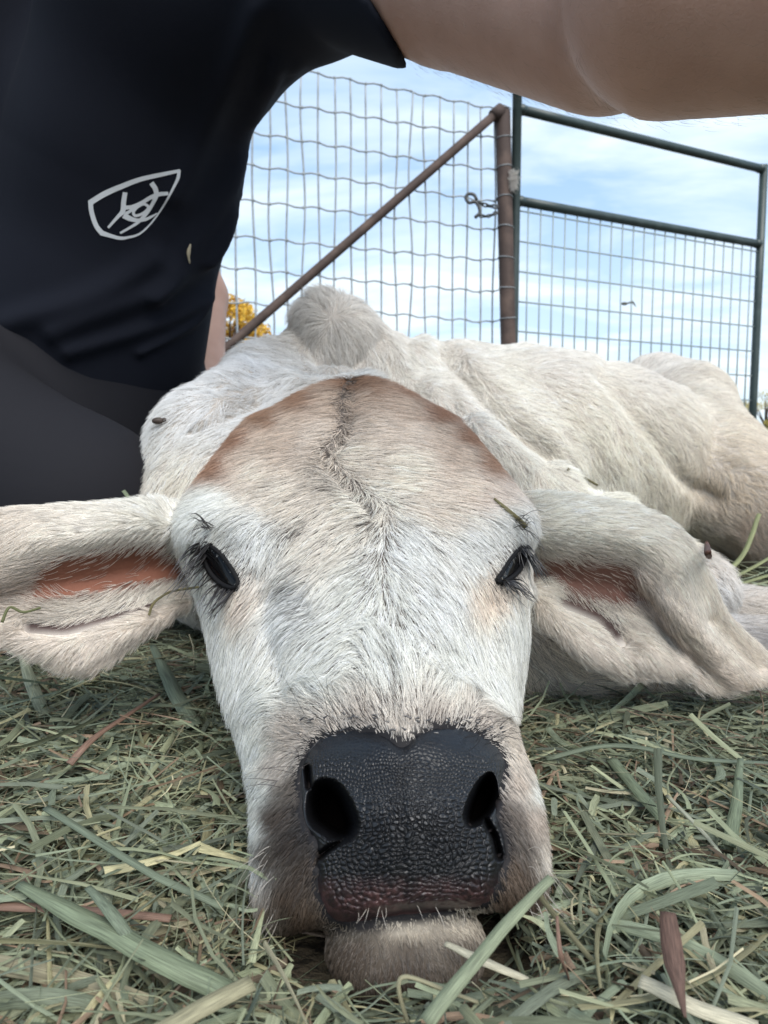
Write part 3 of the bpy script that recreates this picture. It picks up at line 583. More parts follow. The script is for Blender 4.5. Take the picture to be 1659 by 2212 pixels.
def nose():
    cx, cy_ = 872, 1770; nr_, na = 210, 520
    ring = catmull(NOSE, na, True); ct = np.array([cx, cy_]); rr = (np.linspace(0, 1, nr_ + 1)[1:]) ** .85
    q = (ct + (ring[None] - ct) * rr[:, None, None]).reshape(-1, 2); q = np.concatenate([q, ct[None]])
    base = np.empty((len(q), 3)); nn = np.empty((len(q), 3))
    for a, (x, y) in enumerate(q): base[a], nn[a] = cast(x, y, default=.22)
    e = np.concatenate([np.repeat(1 - rr, na), [1]]); ed = np.sin(np.clip(e / .16, 0, 1) * math.pi / 2)
    # pebbled surface: cellular bumps, coarse below, fine above
    def cells(w, s, seed):
        g = w * s; i0 = np.floor(g).astype(int); best = np.full(len(w), 9.); sec = np.full(len(w), 9.)
        for dx in (-1, 0, 1):
            for dy in (-1, 0, 1):
                c = i0 + (dx, dy); hx = _H[c[:, 0] % 32, c[:, 1] % 32, seed]; hy = _H[c[:, 1] % 32, c[:, 0] % 32, seed + 7]
                dd = np.hypot(c[:, 0] + .15 + .7 * hx - g[:, 0], c[:, 1] + .15 + .7 * hy - g[:, 1]); sec = np.where(dd < best, best, np.minimum(sec, dd)); best = np.minimum(best, dd)
        return np.clip((sec - best) / .45, 0, 1)
    warp = np.stack([vnoise(np.c_[q / 60, q[:, :1] * 0], 1, 1), vnoise(np.c_[q / 60, q[:, :1] * 0], 1, 6)], 1) * 10
    warp = warp * 1.6; fine = np.stack([vnoise(np.c_[q / 21, q[:, :1] * 0], 1, 3), vnoise(np.c_[q / 21, q[:, :1] * 0], 1, 9)], 1) * 5
    b1 = cells((q + warp + fine) * (1, 1.2), 1 / 14., 1); b2 = cells((q + warp) * (1.2, 1), 1 / 9., 3)
    w = np.clip((q[:, 1] - 1690) / 90, 0, 1); amp = np.clip((q[:, 1] - 1590) / 60, .3, 1)
    bump = (w * b1 * .0010 + (1 - w) * (-(1 - b2)) * .0006) * amp
    nd_ = nostril_depth(q)
    sm = np.clip(1 - nd_ * 2, 0, 1)
    view = norm(base - EYE)
    philt = -np.exp(-((q[:, 0] - 870) / 9) ** 2) * np.clip((q[:, 1] - 1640) / 60, 0, 1) * .0006
    rim = np.exp(-((nd_ - .10) / .08) ** 2) * .0008 * (nd_ > .0)
    v = base - view * ((.0026 * ed - .0012 + bump * ed * sm + philt + rim * ed) - nd_ * .033)[:, None] + np.zeros(3)
    col = np.tile(np.array([.0065, .0068, .0082]), (len(q), 1))
    pink = np.clip((q[:, 1] - 1885) / 60, 0, 1) * (.55 + .45 * vnoise(np.c_[q / 22, q[:, :1] * 0], 1, 2)); pink = np.clip(pink * (.7 + .5 * vnoise(np.c_[q / 7, q[:, :1] * 0], 1, 4)), 0, 1)
    col = lerp(col, (.115, .055, .052), pink * .85)
    col = lerp(col, (.0022, .0017, .0017), nd_ ** 2)  # nostrils blackened: the shade inside the holes is put into the colour
    i, j = np.meshgrid(np.arange(nr_ - 1), np.arange(na), indexing='ij'); j2 = (j + 1) % na
    Q = np.stack([i * na + j, (i + 1) * na + j, (i + 1) * na + j2, i * na + j2], -1).reshape(-1, 4)
    T = np.stack([np.full(na, nr_ * na), np.arange(na), (np.arange(na) + 1) % na], 1)
    return mesh_np('nose', v, Q, T, nose_material(), calf, attrs={'skin_color': col, 'nose_gloss': np.repeat((.45 * (1 - np.clip(nd_ * 1.5 - .2, 0, 1)))[:, None], 3, 1)})  # specular level, taken out inside the nostrils to keep them dark
nose()['label'] = 'black pebbled nose leather with pinkish lip edge'

# ------------------------------------------------ eyes
M_eye = material('eye', (.0025, .0025, .003), .07, spec=.18); M_lid = material('eyelid_skin', (.005, .0045, .005), .7, spec=.2, bump=[(900, .5, .001)])
M_lash = hair_material('lash', .05, (.012, .010, .010), .35, .1)
M_whisk = hair_material('whisker', .15, None, .35, .1)
def strand(a, b, bend, seg=7):
    a, b, bend = map(np.asarray, (a, b, bend)); t = np.linspace(0, 1, seg)[:, None]
    return a + (b - a) * t + bend * (4 * t * (1 - t))
def eye(poly, lashes, brow):
    c = poly.mean(0); nr_, na = 14, len(poly); v = []
    for k in range(1, nr_ + 1):
        f = k / nr_; h = .0022 * math.sqrt(max(0, 1 - (f * .97) ** 2)) - .0008
        for x, y in c + (poly - c) * f:
            p, n = cast(x, y, default=.34); v.append(p - norm(p - EYE) * h)
    p, n = cast(*c, default=.34); v.append(p - norm(p - EYE) * .0014)
    i, j = np.meshgrid(np.arange(nr_ - 1), np.arange(na), indexing='ij'); j2 = (j + 1) % na
    Q = np.stack([i * na + j, (i + 1) * na + j, (i + 1) * na + j2, i * na + j2], -1).reshape(-1, 4); T = np.stack([np.full(na, nr_ * na), np.arange(na), (np.arange(na) + 1) % na], 1)
    e = mesh_np('eye', np.array(v), Q, T, M_eye, calf)
    loop = []
    for x, y in c + (poly - c) * 1.03:
        p, n = cast(x, y, default=.34); loop.append(p - norm(p - EYE) * .0010)
    mb = MB(); mb.tube(loop, .0011, 8, closed=True)
    l2 = np.array([cast(x, y, default=.34)[0] for x, y in c + (poly - c) * 1.16]); mb.tube(l2, .0008, 8, closed=True); mb.build('eyelid', M_lid, e)
    S = []
    for (x0, y0), (x1, y1), (ex, ey), n, out in lashes:
        for _ in range(n):
            f = random.random(); x, y = x0 + (x1 - x0) * f, y0 + (y1 - y0) * f; p, nn = cast(x, y, default=.34); d = (p - EYE) @ FWD
            L = random.uniform(.8, 1.7); q = P(x + ex * L + random.gauss(0, 8), y + ey * L + random.gauss(0, 8), d - out * random.uniform(1.0, 1.7))
            S.append(strand(p, q, UP * random.uniform(-.002, .003) - FWD * random.uniform(0, .003)))
    S = np.array(S); hair_object('eyelashes', S, np.full(len(S), .00034), np.tile([.012, .01, .01], (len(S), 1)), M_lash, e)
    B = []
    for (x0, y0), (x1, y1), up in brow:
        p, _ = cast(x0, y0, default=.35); d = (p - EYE) @ FWD; B.append(strand(p, P(x1, y1, d - .012), UP * up - FWD * .003))
    return B
brL = [((random.uniform(445, 470), random.uniform(1140, 1152)), (random.uniform(385, 425), random.uniform(1110, 1170)), random.uniform(.001, .006)) for _ in range(16)]
brR = [((random.uniform(1105, 1135), random.uniform(1128, 1145)), (random.uniform(1140, 1185), random.uniform(1100, 1200)), random.uniform(.001, .007)) for _ in range(16)]
B = eye(EYE_L, [((428, 1178), (448, 1200), (-48, 58), 20, .011), ((470, 1262), (508, 1272), (-36, 48), 18, .010), ((430, 1172), (460, 1172), (-30, 38), 10, .010), ((440, 1215), (460, 1250), (-35, 40), 6, .009)], brL)
B += eye(EYE_R, [((1128, 1178), (1140, 1196), (30, 46), 22, .004), ((1080, 1256), (1110, 1252), (36, 28), 24, .004), ((1118, 1180), (1136, 1176), (14, 40), 12, .004)], brR)
# whiskers round the muzzle
wl = []; wc = []; dots = []
def whisk(x, y, ex, ey, dd, c, bend=.004):
    p, n = cast(x, y, default=.24); d = (p - EYE) @ FWD
    wl.append(strand(p, P(x + ex, y + ey, d - dd), (UP * random.uniform(-.4, 1) + RIGHT * random.uniform(-.5, .5)) * bend)); wc.append(c)
for s_ in B: wl.append(s_); wc.append((.03, .025, .025))
nb = len(wl)
DK, LT = (.035, .03, .03), (.42, .38, .33)
for _ in range(16):
    x = random.uniform(590, 700); y = 1600 + (700 - x) * .9 + random.uniform(-20, 30); whisk(x, y, random.uniform(-120, -40), random.uniform(-40, 60), .012, DK)
for _ in range(10):
    x = random.uniform(660, 860); whisk(x, 1555 + random.uniform(-15, 10), random.uniform(-60, 20), random.uniform(-110, -60), .01, DK)
for _ in range(14):
    x = random.uniform(1000, 1110); y = 1560 + random.uniform(-10, 70); whisk(x, y, random.uniform(20, 90), random.uniform(-60, 50), .01, DK)
for _ in range(20):
    y = random.uniform(1820, 1980); whisk(1165 + random.uniform(-35, 5), y, random.uniform(30, 110), random.uniform(30, 150), .004, LT)
for _ in range(15):
    y = random.uniform(1820, 1990); whisk(570 + random.uniform(-5, 40), y, random.uniform(-100, -25), random.uniform(40, 130), .004, LT)
for _ in range(9):
    x = random.uniform(690, 1070); whisk(x, 1962 + random.uniform(-10, 8), random.uniform(-25, 25), random.uniform(20, 60), .005, LT, .002)
for x, y in [(x + random.gauss(0, 5), 1548 + abs(x - 868) ** 1.6 * .0022 + random.choice([0, 14, 26]) + random.gauss(0, 5)) for x in np.linspace(640, 1090, 40)]:
    p, n = cast(x, y, default=.24); q = p - norm(p - EYE) * .0042; dots.append(strand(q, q + UP * random.uniform(-.0006, .0012) + RIGHT * random.choice([-1, 1]) * .0016, UP * 0))
hair_object('hair_follicles', np.array(dots), np.full(len(dots), .00042), np.tile([.02, .017, .017], (len(dots), 1)), M_whisk, calf)
hair_object('whiskers', np.array(wl), np.where(np.arange(len(wl)) < nb, .00017, .00010), np.array(wc), M_whisk, calf)

# ------------------------------------------------------------------ hay
def hay_material():
    m = bpy.data.materials.new('hay'); m.use_nodes = True; nt = m.node_tree; N = nt.nodes.new; L = nt.links.new; nt.nodes.clear()
    out = N('ShaderNodeOutputMaterial'); b = N('ShaderNodeBsdfPrincipled'); b.inputs['Roughness'].default_value = .55; b.inputs['Specular IOR Level'].default_value = .3
    a = N('ShaderNodeAttribute'); a.attribute_name = 'blade_color'; uv = N('ShaderNodeUVMap'); mp = N('ShaderNodeMapping'); mp.inputs['Scale'].default_value = (9, .35, 1); L(uv.outputs[0], mp.inputs[0])
    nz = N('ShaderNodeTexNoise'); nz.inputs['Scale'].default_value = 2.2; nz.inputs['Detail'].default_value = 5; L(mp.outputs[0], nz.inputs[0])
    mr = N('ShaderNodeMapRange'); mr.inputs[1].default_value = .3; mr.inputs[2].default_value = .7; mr.inputs[3].default_value = .5; mr.inputs[4].default_value = 1.32; L(nz.outputs[0], mr.inputs[0])
    mu = N('ShaderNodeMix'); mu.data_type = 'RGBA'; mu.blend_type = 'MULTIPLY'; mu.inputs[0].default_value = 1; L(a.outputs['Color'], mu.inputs[6]); L(mr.outputs[0], mu.inputs[7])
    L(mu.outputs[2], b.inputs['Base Color']); bp = N('ShaderNodeBump'); bp.inputs['Strength'].default_value = .4; bp.inputs['Distance'].default_value = .0006; L(nz.outputs[0], bp.inputs['Height']); L(bp.outputs[0], b.inputs['Normal'])
    t = N('ShaderNodeBsdfTranslucent'); L(mu.outputs[2], t.inputs[0]); mx = N('ShaderNodeMixShader'); mx.inputs[0].default_value = .25; L(b.outputs[0], mx.inputs[1]); L(t.outputs[0], mx.inputs[2]); L(mx.outputs[0], out.inputs[0])
    return m
M_hay = hay_material()
HAYC = 1.03 * np.array([(.27, .30, .19), (.22, .255, .175), (.33, .35, .22), (.18, .205, .15), (.42, .39, .23), (.52, .47, .31), (.24, .17, .11), (.32, .225, .155), (.17, .185, .12), (.12, .09, .06)])
HAYW = np.array([.21, .20, .15, .13, .09, .05, .05, .04, .06, .03])
def ribbons(cl, wid, wv, col, crease=.25, th=.00035):
    """cl (n, s, 3) centre lines, wid (n, s), wv (n, s, 3) width directions -> V, Q, col, uv ; flat blades of three rows"""
    n, s, _ = cl.shape; tan = norm(np.gradient(cl, axis=1)); nrm = norm(np.cross(tan, wv))
    V = np.stack([cl - wv * wid[..., None] / 2, cl - nrm * (wid * crease)[..., None], cl + wv * wid[..., None] / 2], 2)
    i, j, k = np.meshgrid(np.arange(n), np.arange(s - 1), np.arange(2), indexing='ij'); b = (i * s + j) * 3 + k
    Q = np.stack([b, b + 3, b + 4, b + 1], -1).reshape(-1, 4)
    uv = np.stack(np.broadcast_arrays(np.array([0., .5, 1.])[None, None] + (np.arange(n) * 1.37 % 50)[:, None, None], np.linspace(0, 1, s)[None, :, None] * 8 + (np.arange(n) * .71 % 30)[:, None, None]), -1).reshape(-1, 2)
    return V.reshape(-1, 3), Q, np.repeat(col, s * 3, 0), uv
def hay_blades(n, xr, yr, zr, Lr, wr, pitch, seg=5, bias=1.0, curly=1.0):
    x = RNG.uniform(*xr, n); y = yr[0] + (yr[1] - yr[0]) * RNG.random(n) ** bias; z = RNG.uniform(*zr, n)
    L = np.exp(RNG.uniform(math.log(Lr[0]), math.log(Lr[1]), n)); w = np.exp(RNG.uniform(math.log(wr[0]), math.log(wr[1]), n))
    a = RNG.uniform(0, 2 * math.pi, n); pt = RNG.normal(0, pitch, n); d = np.stack([np.cos(a) * np.cos(pt), np.sin(a) * np.cos(pt), np.sin(pt)], 1)
    sd_ = norm(np.cross(d, [0, 0, 1.])); roll = RNG.normal(0, .5, n); up = np.cross(sd_, d); wv = sd_ * np.cos(roll)[:, None] + up * np.sin(roll)[:, None]
    t = np.linspace(-.5, .5, seg); bh = RNG.normal(0, .14, n) * curly; bv = RNG.normal(-.06, .10, n)
    cl = np.stack([x, y, z], 1)[:, None] + L[:, None, None] * (t[None, :, None] * d[:, None] + (bh[:, None] * (t ** 2 * 2)[None])[..., None] * sd_[:, None] + (bv[:, None] * (t ** 2 * 2)[None])[..., None] * up[:, None])
    tw = RNG.normal(0, .6, n)[:, None] * t[None]; nr2 = np.cross(d, wv); wvs = wv[:, None] * np.cos(tw)[..., None] + nr2[:, None] * np.sin(tw)[..., None]
    wid = w[:, None] * np.where(RNG.random(n)[:, None] < .45, np.linspace(1, .25, seg)[None], np.linspace(1, .85, seg)[None])
    col = HAYC[RNG.choice(len(HAYC), n, p=HAYW / HAYW.sum())] * RNG.uniform(.45, 1.3, (n, 1))
    # keep clear of the calf
    dist = np.min([F.sample(cl[:, q]) for q in range(seg)], 0); keep = (dist > -.001); inb = ((np.abs(cl[..., 0] - .007) < .034) & (cl[..., 1] < .235) & (cl[..., 1] > .15) & (cl[..., 2] > .18 - .8 * cl[..., 1] - .019)).any(1); keep &= ~inb
    cl[..., 2] = np.maximum(cl[..., 2], -.015)
    return cl[keep], wid[keep], wvs[keep], col[keep]
sets = [hay_blades(9000, (-.26, .30), (.10, .60), (-.014, .004), (.02, .09), (.0007, .0030), .13),
        hay_blades(7500, (-.26, .30), (.10, .60), (-.004, .012), (.012, .07), (.0007, .0030), .18),
        hay_blades(2400, (-.26, .30), (.10, .50), (.004, .018), (.02, .09), (.0007, .0036), .2),
        hay_blades(9000, (-.26, .30), (.10, .60), (-.012, .012), (.006, .03), (.0005, .0020), .25),
        hay_blades(15000, (-.26, .30), (.10, .62), (-.008, .016), (.012, .07), (.0003, .0011), .22, 6, 1, 2.6),
        hay_blades(260, (-.24, .26), (.12, .45), (.002, .016), (.035, .11), (.0028, .0062), .14, 9),
        hay_blades(2200, (-.26, .30), (.12, .50), (.000, .015), (.012, .045), (.0018, .0042), .2),
        hay_blades(5000, (-.26, .30), (.10, .45), (.002, .014), (.004, .016), (.0008, .0030), .35),
        hay_blades(9000, (-.6, 1.0), (.5, 1.6), (-.014, .012), (.03, .12), (.0012, .0045), .15),
        hay_blades(5000, (-1.5, 2.0), (-1.0, 3.2), (-.014, .008), (.04, .14), (.002, .006), .12)]
rb = [ribbons(*q) for q in sets]; off = np.cumsum([0] + [len(q[0]) for q in rb[:-1]])
hay = mesh_np('hay', np.concatenate([q[0] for q in rb]), np.concatenate([q[1] + o for q, o in zip(rb, off)]), mat=M_hay, attrs={'blade_color': np.concatenate([q[2] for q in rb])}, uv=np.concatenate([q[3] for q in rb]))
tag(hay, 'loose grey green chopped hay bedding spread over the ground', 'hay', kind='stuff')

# single blades that stand out
GREEN, SAGE, STRAW, PINK, BROWN, PALE, OLIVE = (.21, .25, .16), (.18, .215, .15), (.34, .315, .20), (.24, .15, .11), (.17, .095, .065), (.55, .51, .38), (.19, .17, .085)
def blade(name, label, cat, pts, width, col, face=None, taper=(1, .8), crease=.06, n=22):
    c = catmull(pts, n); t = norm(np.gradient(c, axis=0)); f = -norm(c - EYE) * .6 + np.array([0, 0, .7]) if face is None else np.broadcast_to(np.asarray(face, float), c.shape)
    wv = norm(np.cross(t, f)); w = width * np.interp(np.linspace(0, 1, n), np.linspace(0, 1, len(taper)), taper)
    w = w * (1 + .05 * RNG.normal(0, 1, n).cumsum() / 5); c = c + .0003 * vnoise3(c, 90, 4)
    V, Q, cc, uv = ribbons(c[None], w[None], wv[None], np.array([col]), crease)
    o = mesh_np(name, V, Q, mat=M_hay, attrs={'blade_color': cc}, uv=uv)
    sm = o.modifiers.new('thickness', 'SOLIDIFY'); sm.thickness = .0005; sm.offset = -1
    return tag(o, label, cat, 'single hay blades')
def gb(name, label, q, wpx, col, cat='hay blade', **k):
    pts = [G(x, y, z) for x, y, z in q]; d = np.mean([(p - EYE) @ FWD for p in pts]); return blade(name, label, cat, pts, px(wpx, d), col, **k)
gb('hay_straw', 'widest flat green blade lying in the lower left foreground hay', [(42,1912,.020),(185,1990,.022),(335,2068,.021),(490,2148,.016)], 42, GREEN, taper=(.5, .95, 1, 1, .95), crease=.12)
gb('hay_straw', 'pale straw blade with ragged end crossing the bottom left corner', [(545,2125,.024),(430,2185,.024),(300,2250,.022),(150,2300,.016)], 38, STRAW, taper=(1, 1, .9))
gb('hay_straw', 'long pale green blade leaning up against the right side of the muzzle', [(920,2212,.022),(1010,2100,.030),(1100,1990,.038),(1190,1900,.044)], 26, (.25, .285, .185), taper=(1.3, 1.1, 1, .8))
gb('hay_straw', 'pinkish brown flat stem lying under the widest green blade at left', [(-40,1957,.015),(150,1966,.016),(370,1985,.016)], 20, PINK)
gb('hay_straw', 'short grey green blade standing beside the widest green blade', [(190,1920,.026),(235,1970,.026),(280,2030,.022)], 24, SAGE, taper=(.6, 1, .9))
gb('hay_straw', 'long thin green blade running diagonally down the left hay', [(100,1745,.020),(200,1810,.022),(330,1890,.020),(480,1960,.014)], 17, SAGE)
gb('hay_straw', 'upright sage blade standing below the left ear', [(330,1395,.022),(370,1480,.020),(420,1570,.012)], 30, SAGE, taper=(.5, 1, 1))
gb('hay_straw', 'light green blade at the far left under the drooping ear', [(40,1390,.025),(65,1470,.020),(95,1545,.012)], 24, (.27, .29, .20), taper=(.5, 1, .9))
gb('hay_straw', 'pinkish tan stem pointing up right in the left hay', [(150,1650,.016),(210,1590,.022),(345,1500,.018)], 15, PINK, taper=(1, .8, .5))
gb('hay_straw', 'dark brown split leaf standing upright at the lower right', [(1480,2200,.024),(1464,2120,.027),(1449,2050,.030),(1440,1970,.034)], 42, (.14, .085, .065), taper=(.12, .5, 1, 1, .75), cat='leaf')
gb('hay_straw', 'thin reddish stem leaning in front of the chin at right', [(1225,2110,.014),(1210,2060,.024),(1205,1980,.030)], 13, PINK, taper=(1, .8, .4))
gb('hay_straw', 'broad sage blade with torn end lying in the right hay', [(1320,1640,.016),(1370,1700,.018),(1430,1770,.014)], 26, GREEN)
gb('hay_straw', 'pale cut stalk lying across the lower right corner', [(1380,2120,.020),(1500,2175,.020),(1640,2225,.016)], 34, PALE, taper=(.9, 1, 1))
gb('hay_straw', 'straight upright green blade near the right frame edge', [(1600,1640,.020),(1590,1740,.016),(1575,1830,.010)], 26, GREEN, taper=(.5, .9, 1))
gb('hay_straw', 'cream folded blade lying over the chin tip at right', [(960,2040,.022),(1040,2075,.022),(1140,2120,.016)], 18, PALE, taper=(.6, 1, .7))
gb('hay_straw', 'thin tan stalk bent at a right angle below the chin', [(880,2215,.012),(862,2150,.022),(875,2112,.026),(960,2140,.022),(1030,2165,.018)], 9, STRAW)
gb('hay_straw', 'long pale thin stem lying across the right hay', [(1440,1720,.020),(1500,1780,.018),(1560,1850,.014),(1585,1900,.010)], 9, (.40, .41, .31))
gb('hay_straw', 'grey green stem arching along the right hay', [(1180,1640,.016),(1330,1610,.022),(1500,1640,.020),(1660,1650,.014)], 11, SAGE)
def on_calf(name, label, q, wpx, col, lift=.004, cat='straw', **k):
    pts = []
    for x, y in q: p, n = cast(x, y, default=.36); pts.append(p - norm(p - EYE) * lift)
    d = np.mean([(p - EYE) @ FWD for p in pts]); f = -norm(np.mean(pts, 0) - EYE); return blade(name, label, cat, pts, px(wpx, d), col, face=f, **k)
on_calf('hay_straw', 'olive straw stem stuck on the brow above the right eye', [(1068, 1078), (1100, 1105), (1137, 1138)], 9, OLIVE, .006, taper=(.5, 1, 1.3))
on_calf('hay_straw', 'short green straw stem lying on the ribs', [(1225, 1013), (1258, 1030), (1291, 1048)], 6, OLIVE, .014)
on_calf('twig', 'small brown twig standing on the flank behind the right ear', [(1526, 1170), (1529, 1188), (1533, 1206)], 8, (.14, .07, .05), .014, cat='twig')
on_calf('hay_straw', 'thin curved grass stem hanging over the base of the left ear', [(322, 1330), (335, 1300), (370, 1278), (430, 1268)], 5, OLIVE, .010, cat='grass stem')
on_calf('hay_straw', 'curly green grass stem lying on the tip of the left ear', [(5, 1345), (20, 1312), (50, 1322), (88, 1312)], 6, (.16, .17, .08), .008, cat='grass stem')
blade('hay_straw', 'single green blade sticking up behind the left ear in front of the dark leg', 'hay blade', [P(282, 1092, .47), P(276, 1075, .47), P(266, 1060, .47)], px(10, .47), GREEN)
for q, w_, l_ in (([(1520, 1275, .70), (1600, 1240, .72), (1690, 1190, .74)], 9, 'long yellow green stem lying beside the hind foot'), ([(1560, 1250, .68), (1610, 1190, .70), (1640, 1110, .72)], 11, 'green stem leaning up against the haunch'), ([(1540, 1290, .66), (1600, 1262, .66), (1690, 1235, .66)], 8, 'pale stem curving over the hind foot')):
    blade('hay_straw', l_, 'hay blade', [P(*a) for a in q], px(w_, .7), (.26, .28, .14))
mb = MB(); p, n = cast(341, 909, default=.6); mb.ellipsoid(p - norm(p - EYE) * .010, (.0050, .003, .0028), n=12, m=8); mb.ellipsoid(p - norm(p - EYE) * .010 + np.array([.005, 0, .0008]), (.0020, .0018, .0018), n=10, m=6)
tag(mb.build('burr', material('burr', (.045, .030, .022), .6)), 'small dark brown burr caught in the fur of the left shoulder', 'burr')

# ------------------------------------------------------------------ person kneeling at left
PF = Field((-1.1, -.1, -.02), (.66, 1.45, 1.12), .006)
SF = Field((-.85, .25, .05), (.16, 1.2, .80), .0035)
LF = Field((-1.0, .3, -.02), (.3, 1.35, .5), .006)
hipc, waist, chest = P(160, 830, .80), P(272, 370, .70), P(385, -90, .60)
sh_r, sh_l = P(690, -98, .52), P(60, -250, .80)
elb, fore, wrist = P(1320, 20, .345), P(1500, -48, .29), P(1950, -8, .25)
neck, headc = P(330, -420, .60), P(370, -660, .57)
def torso(Fd, g, k):
    Fd.cap(hipc, waist, .137 + g, .101 + g, k); Fd.cap(waist, chest, .101 + g, .098 + g, k); Fd.cap(sh_r, sh_l, .058 + g, .06 + g, k); Fd.cap(chest, (sh_r + sh_l) / 2, .10 + g, .07 + g, k)
    Fd.cap(P(-60, 830, .86), P(100, -160, .74), .15 + g, .17 + g, k)
    Fd.cap(P(462, 30, .60), sh_r, .075 + g, .054 + g, k)
torso(PF, -.004, .02)
ua = sh_r + .55 * (elb - sh_r)
PF.cap(sh_r, ua, .048, .045, .008); PF.cap(ua, elb, .045, .046, .006)
PF.cap(fore, wrist, .0525, .035, .016)
hand = wrist + norm(wrist - fore) * .15 + UP * .01
PF.cap(wrist, wrist + norm(wrist - fore) * .10, .035, .026, .005); PF.cap(wrist + norm(wrist - fore) * .10, hand, .026, .034, .005)
hd_ = norm(hand - wrist); hs = norm(np.cross(hd_, FWD))
for q_, (o_, ln_) in enumerate(((-.030, .060), (-.011, .072), (.009, .070), (.028, .055))):
    b0 = hand + hs * o_ + hd_ * .012; b1 = b0 + hd_ * ln_ * .55 - FWD * .006; b2 = b1 + hd_ * ln_ * .25 - FWD * ln_ * .40
    PF.cap(b0, b1, .010, .009, .006); PF.cap(b1, b2, .009, .0075, .004)
b0 = hand - hs * .026 - hd_ * .02; b1 = b0 - hs * .028 + hd_ * .02 - FWD * .015; PF.cap(b0, b1, .012, .010, .008); PF.cap(b1, b1 + hd_ * .025 - FWD * .015, .010, .008, .004)
el2, wr2 = P(330, 330, 1.02), P(438, 800, .90)
PF.cap(sh_l, el2, .048, .040, .03); PF.cap(el2, P(436, 640, .95), .040, .033, .01); PF.cap(P(436, 640, .95), wr2, .033, .027, .01); PF.cap(wr2, P(452, 860, .86), .026, .030, .02)
for o_ in (-.024, -.008, .008, .024):
    a_ = P(452, 860, .86) + RIGHT * o_; PF.cap(a_, a_ + np.array([.02, -.05, -.03]), .0095, .008, .005)
PF.cap(P(452, 860, .86) + RIGHT * .02, P(490, 880, .83), .010, .008, .005)
PF.cap((sh_r + sh_l) / 2, headc, .055, .06, .03); PF.ell(headc, (.078, .095, .115), None, .02); fv = norm(np.array([.25, -.9, -.35]))
PF.ell(headc + fv * .095 - UP * .01, (.014, .018, .022), None, .012); PF.ell(headc + fv * .06 - UP * .075, (.045, .04, .04), None, .02)
for s_ in (-1, 1):
    PF.ell(headc + RIGHT * s_ * .078 - UP * .01, (.012, .022, .032), None, .006); PF.ell(headc + fv * .082 + RIGHT * s_ * .032 + UP * .012, (.017, .012, .009), None, .004)
PF.ell(headc + fv * .088 - UP * .055, (.024, .012, .008), None, .004)
legs = [(P(90, 900, .78), P(-250, 850, .62), .115, .088), (P(-260, 862, .62), P(170, 1100, .60), .088, .074), (P(170, 1100, .60), P(120, 1330, .62), .07, .05), (P(120, 1330, .62), P(-150, 1240, .9), .05, .045), (P(20, 900, .85), P(-420, 1040, .85), .115, .08), (P(-420, 1040, .85), P(-250, 1200, 1.1), .06, .05)]
for a, b, r1, r2 in legs: PF.cap(a, b, r1 - .006, r2 - .006, .03); LF.cap(a, b, r1, r2, .03)
LF.cap(hipc, hipc - UP * .08, .146, .14, .03)
torso(SF, .001, .034); SF.cap(sh_r, sh_r + .52 * (elb - sh_r), .054, .052, .012); SF.cap(sh_l, sh_l + .6 * (el2 - sh_l), .062, .06, .03)
# cut the sleeve hem square, open the collar
def cut(Fd, p, n, rad):
    sl, g = Fd.box(p - rad, p + rad); X, Y, Z = g[0][:, None, None], g[1][None, :, None], g[2][None, None, :]
    D = (X - p[0]) * n[0] + (Y - p[1]) * n[1] + (Z - p[2]) * n[2]; R2 = (X - p[0]) ** 2 + (Y - p[1]) ** 2 + (Z - p[2]) ** 2
    A = Fd.F[sl]; h = np.clip(.5 + .5 * (D - A) / .008, 0, 1); M = A + (D - A) * h + .008 * h * (1 - h); Fd.F[sl] = np.where(R2 < rad ** 2, M, A)
hem = P(848, 80, .44); cut(SF, hem, norm(.8 * RIGHT + .5 * UP - .3 * FWD), .14)
M_pskin = material('skin', (.42, .255, .19), .55, noise=(40, (.36, .21, .152), .35, .7), bump=[(900, .25, .001), (120, .08, .004)], sss=.12)
M_shirt = material('navy_jersey', (.0070, .0084, .0140), .9, spec=.15, bump=[(1400, .25, .0008)]); M_leg = material('charcoal_leggings', (.0095, .0095, .0125), .85, spec=.2, bump=[(1500, .2, .0006)])
pv, pq = PF.mesh(); person = mesh_np('person', pv, pq[:, ::-1] if ((vnormals(pv, pq) * (pv - pv.mean(0))).sum(1).mean() < 0) else pq, mat=M_pskin)
pn = vnormals(pv, pq); pn = pn if (pn * (pv - pv.mean(0))).sum(1).mean() > 0 else -pn; pj = proj(pv)
am = np.nonzero((pv[:, 1] < .5) & (pv[:, 1] > .15) & (pj[:, 1] > -60) & (pj[:, 1] < 300) & (pj[:, 0] > 880) & (pj[:, 0] < 1720) & ((pn * norm(pv - EYE)).sum(1) < .35))[0]
am = RNG.choice(am, min(2600, len(am)), replace=False) if len(am) else am; axd = norm(wrist - fore) + RNG.normal(0, .35, (len(am), 3)); axd = norm(axd - (axd * pn[am]).sum(1, keepdims=True) * pn[am]); hl = RNG.uniform(.003, .009, len(am)); p0 = pv[am] + RNG.normal(0, .002, (len(am), 3))
tt = np.linspace(0, 1, 5); S = p0[:, None] + (hl[:, None] * tt[None])[..., None] * (axd + .3 * pn[am])[:, None] - ((hl * .15)[:, None] * (tt ** 2)[None])[..., None] * pn[am][:, None]
hair_object('arm_hair', S, np.full(len(am), .000035), np.tile([.22, .14, .09], (len(am), 1)), M_whisk, person)
tag(person, 'person in navy shirt and charcoal leggings kneeling beside the calf with one arm outstretched', 'person')
sv_, sq = SF.mesh(); sn = vnormals(sv_, sq)
if (sn * (sv_ - sv_.mean(0))).sum(1).mean() < 0: sq = sq[:, ::-1]; sn = -sn
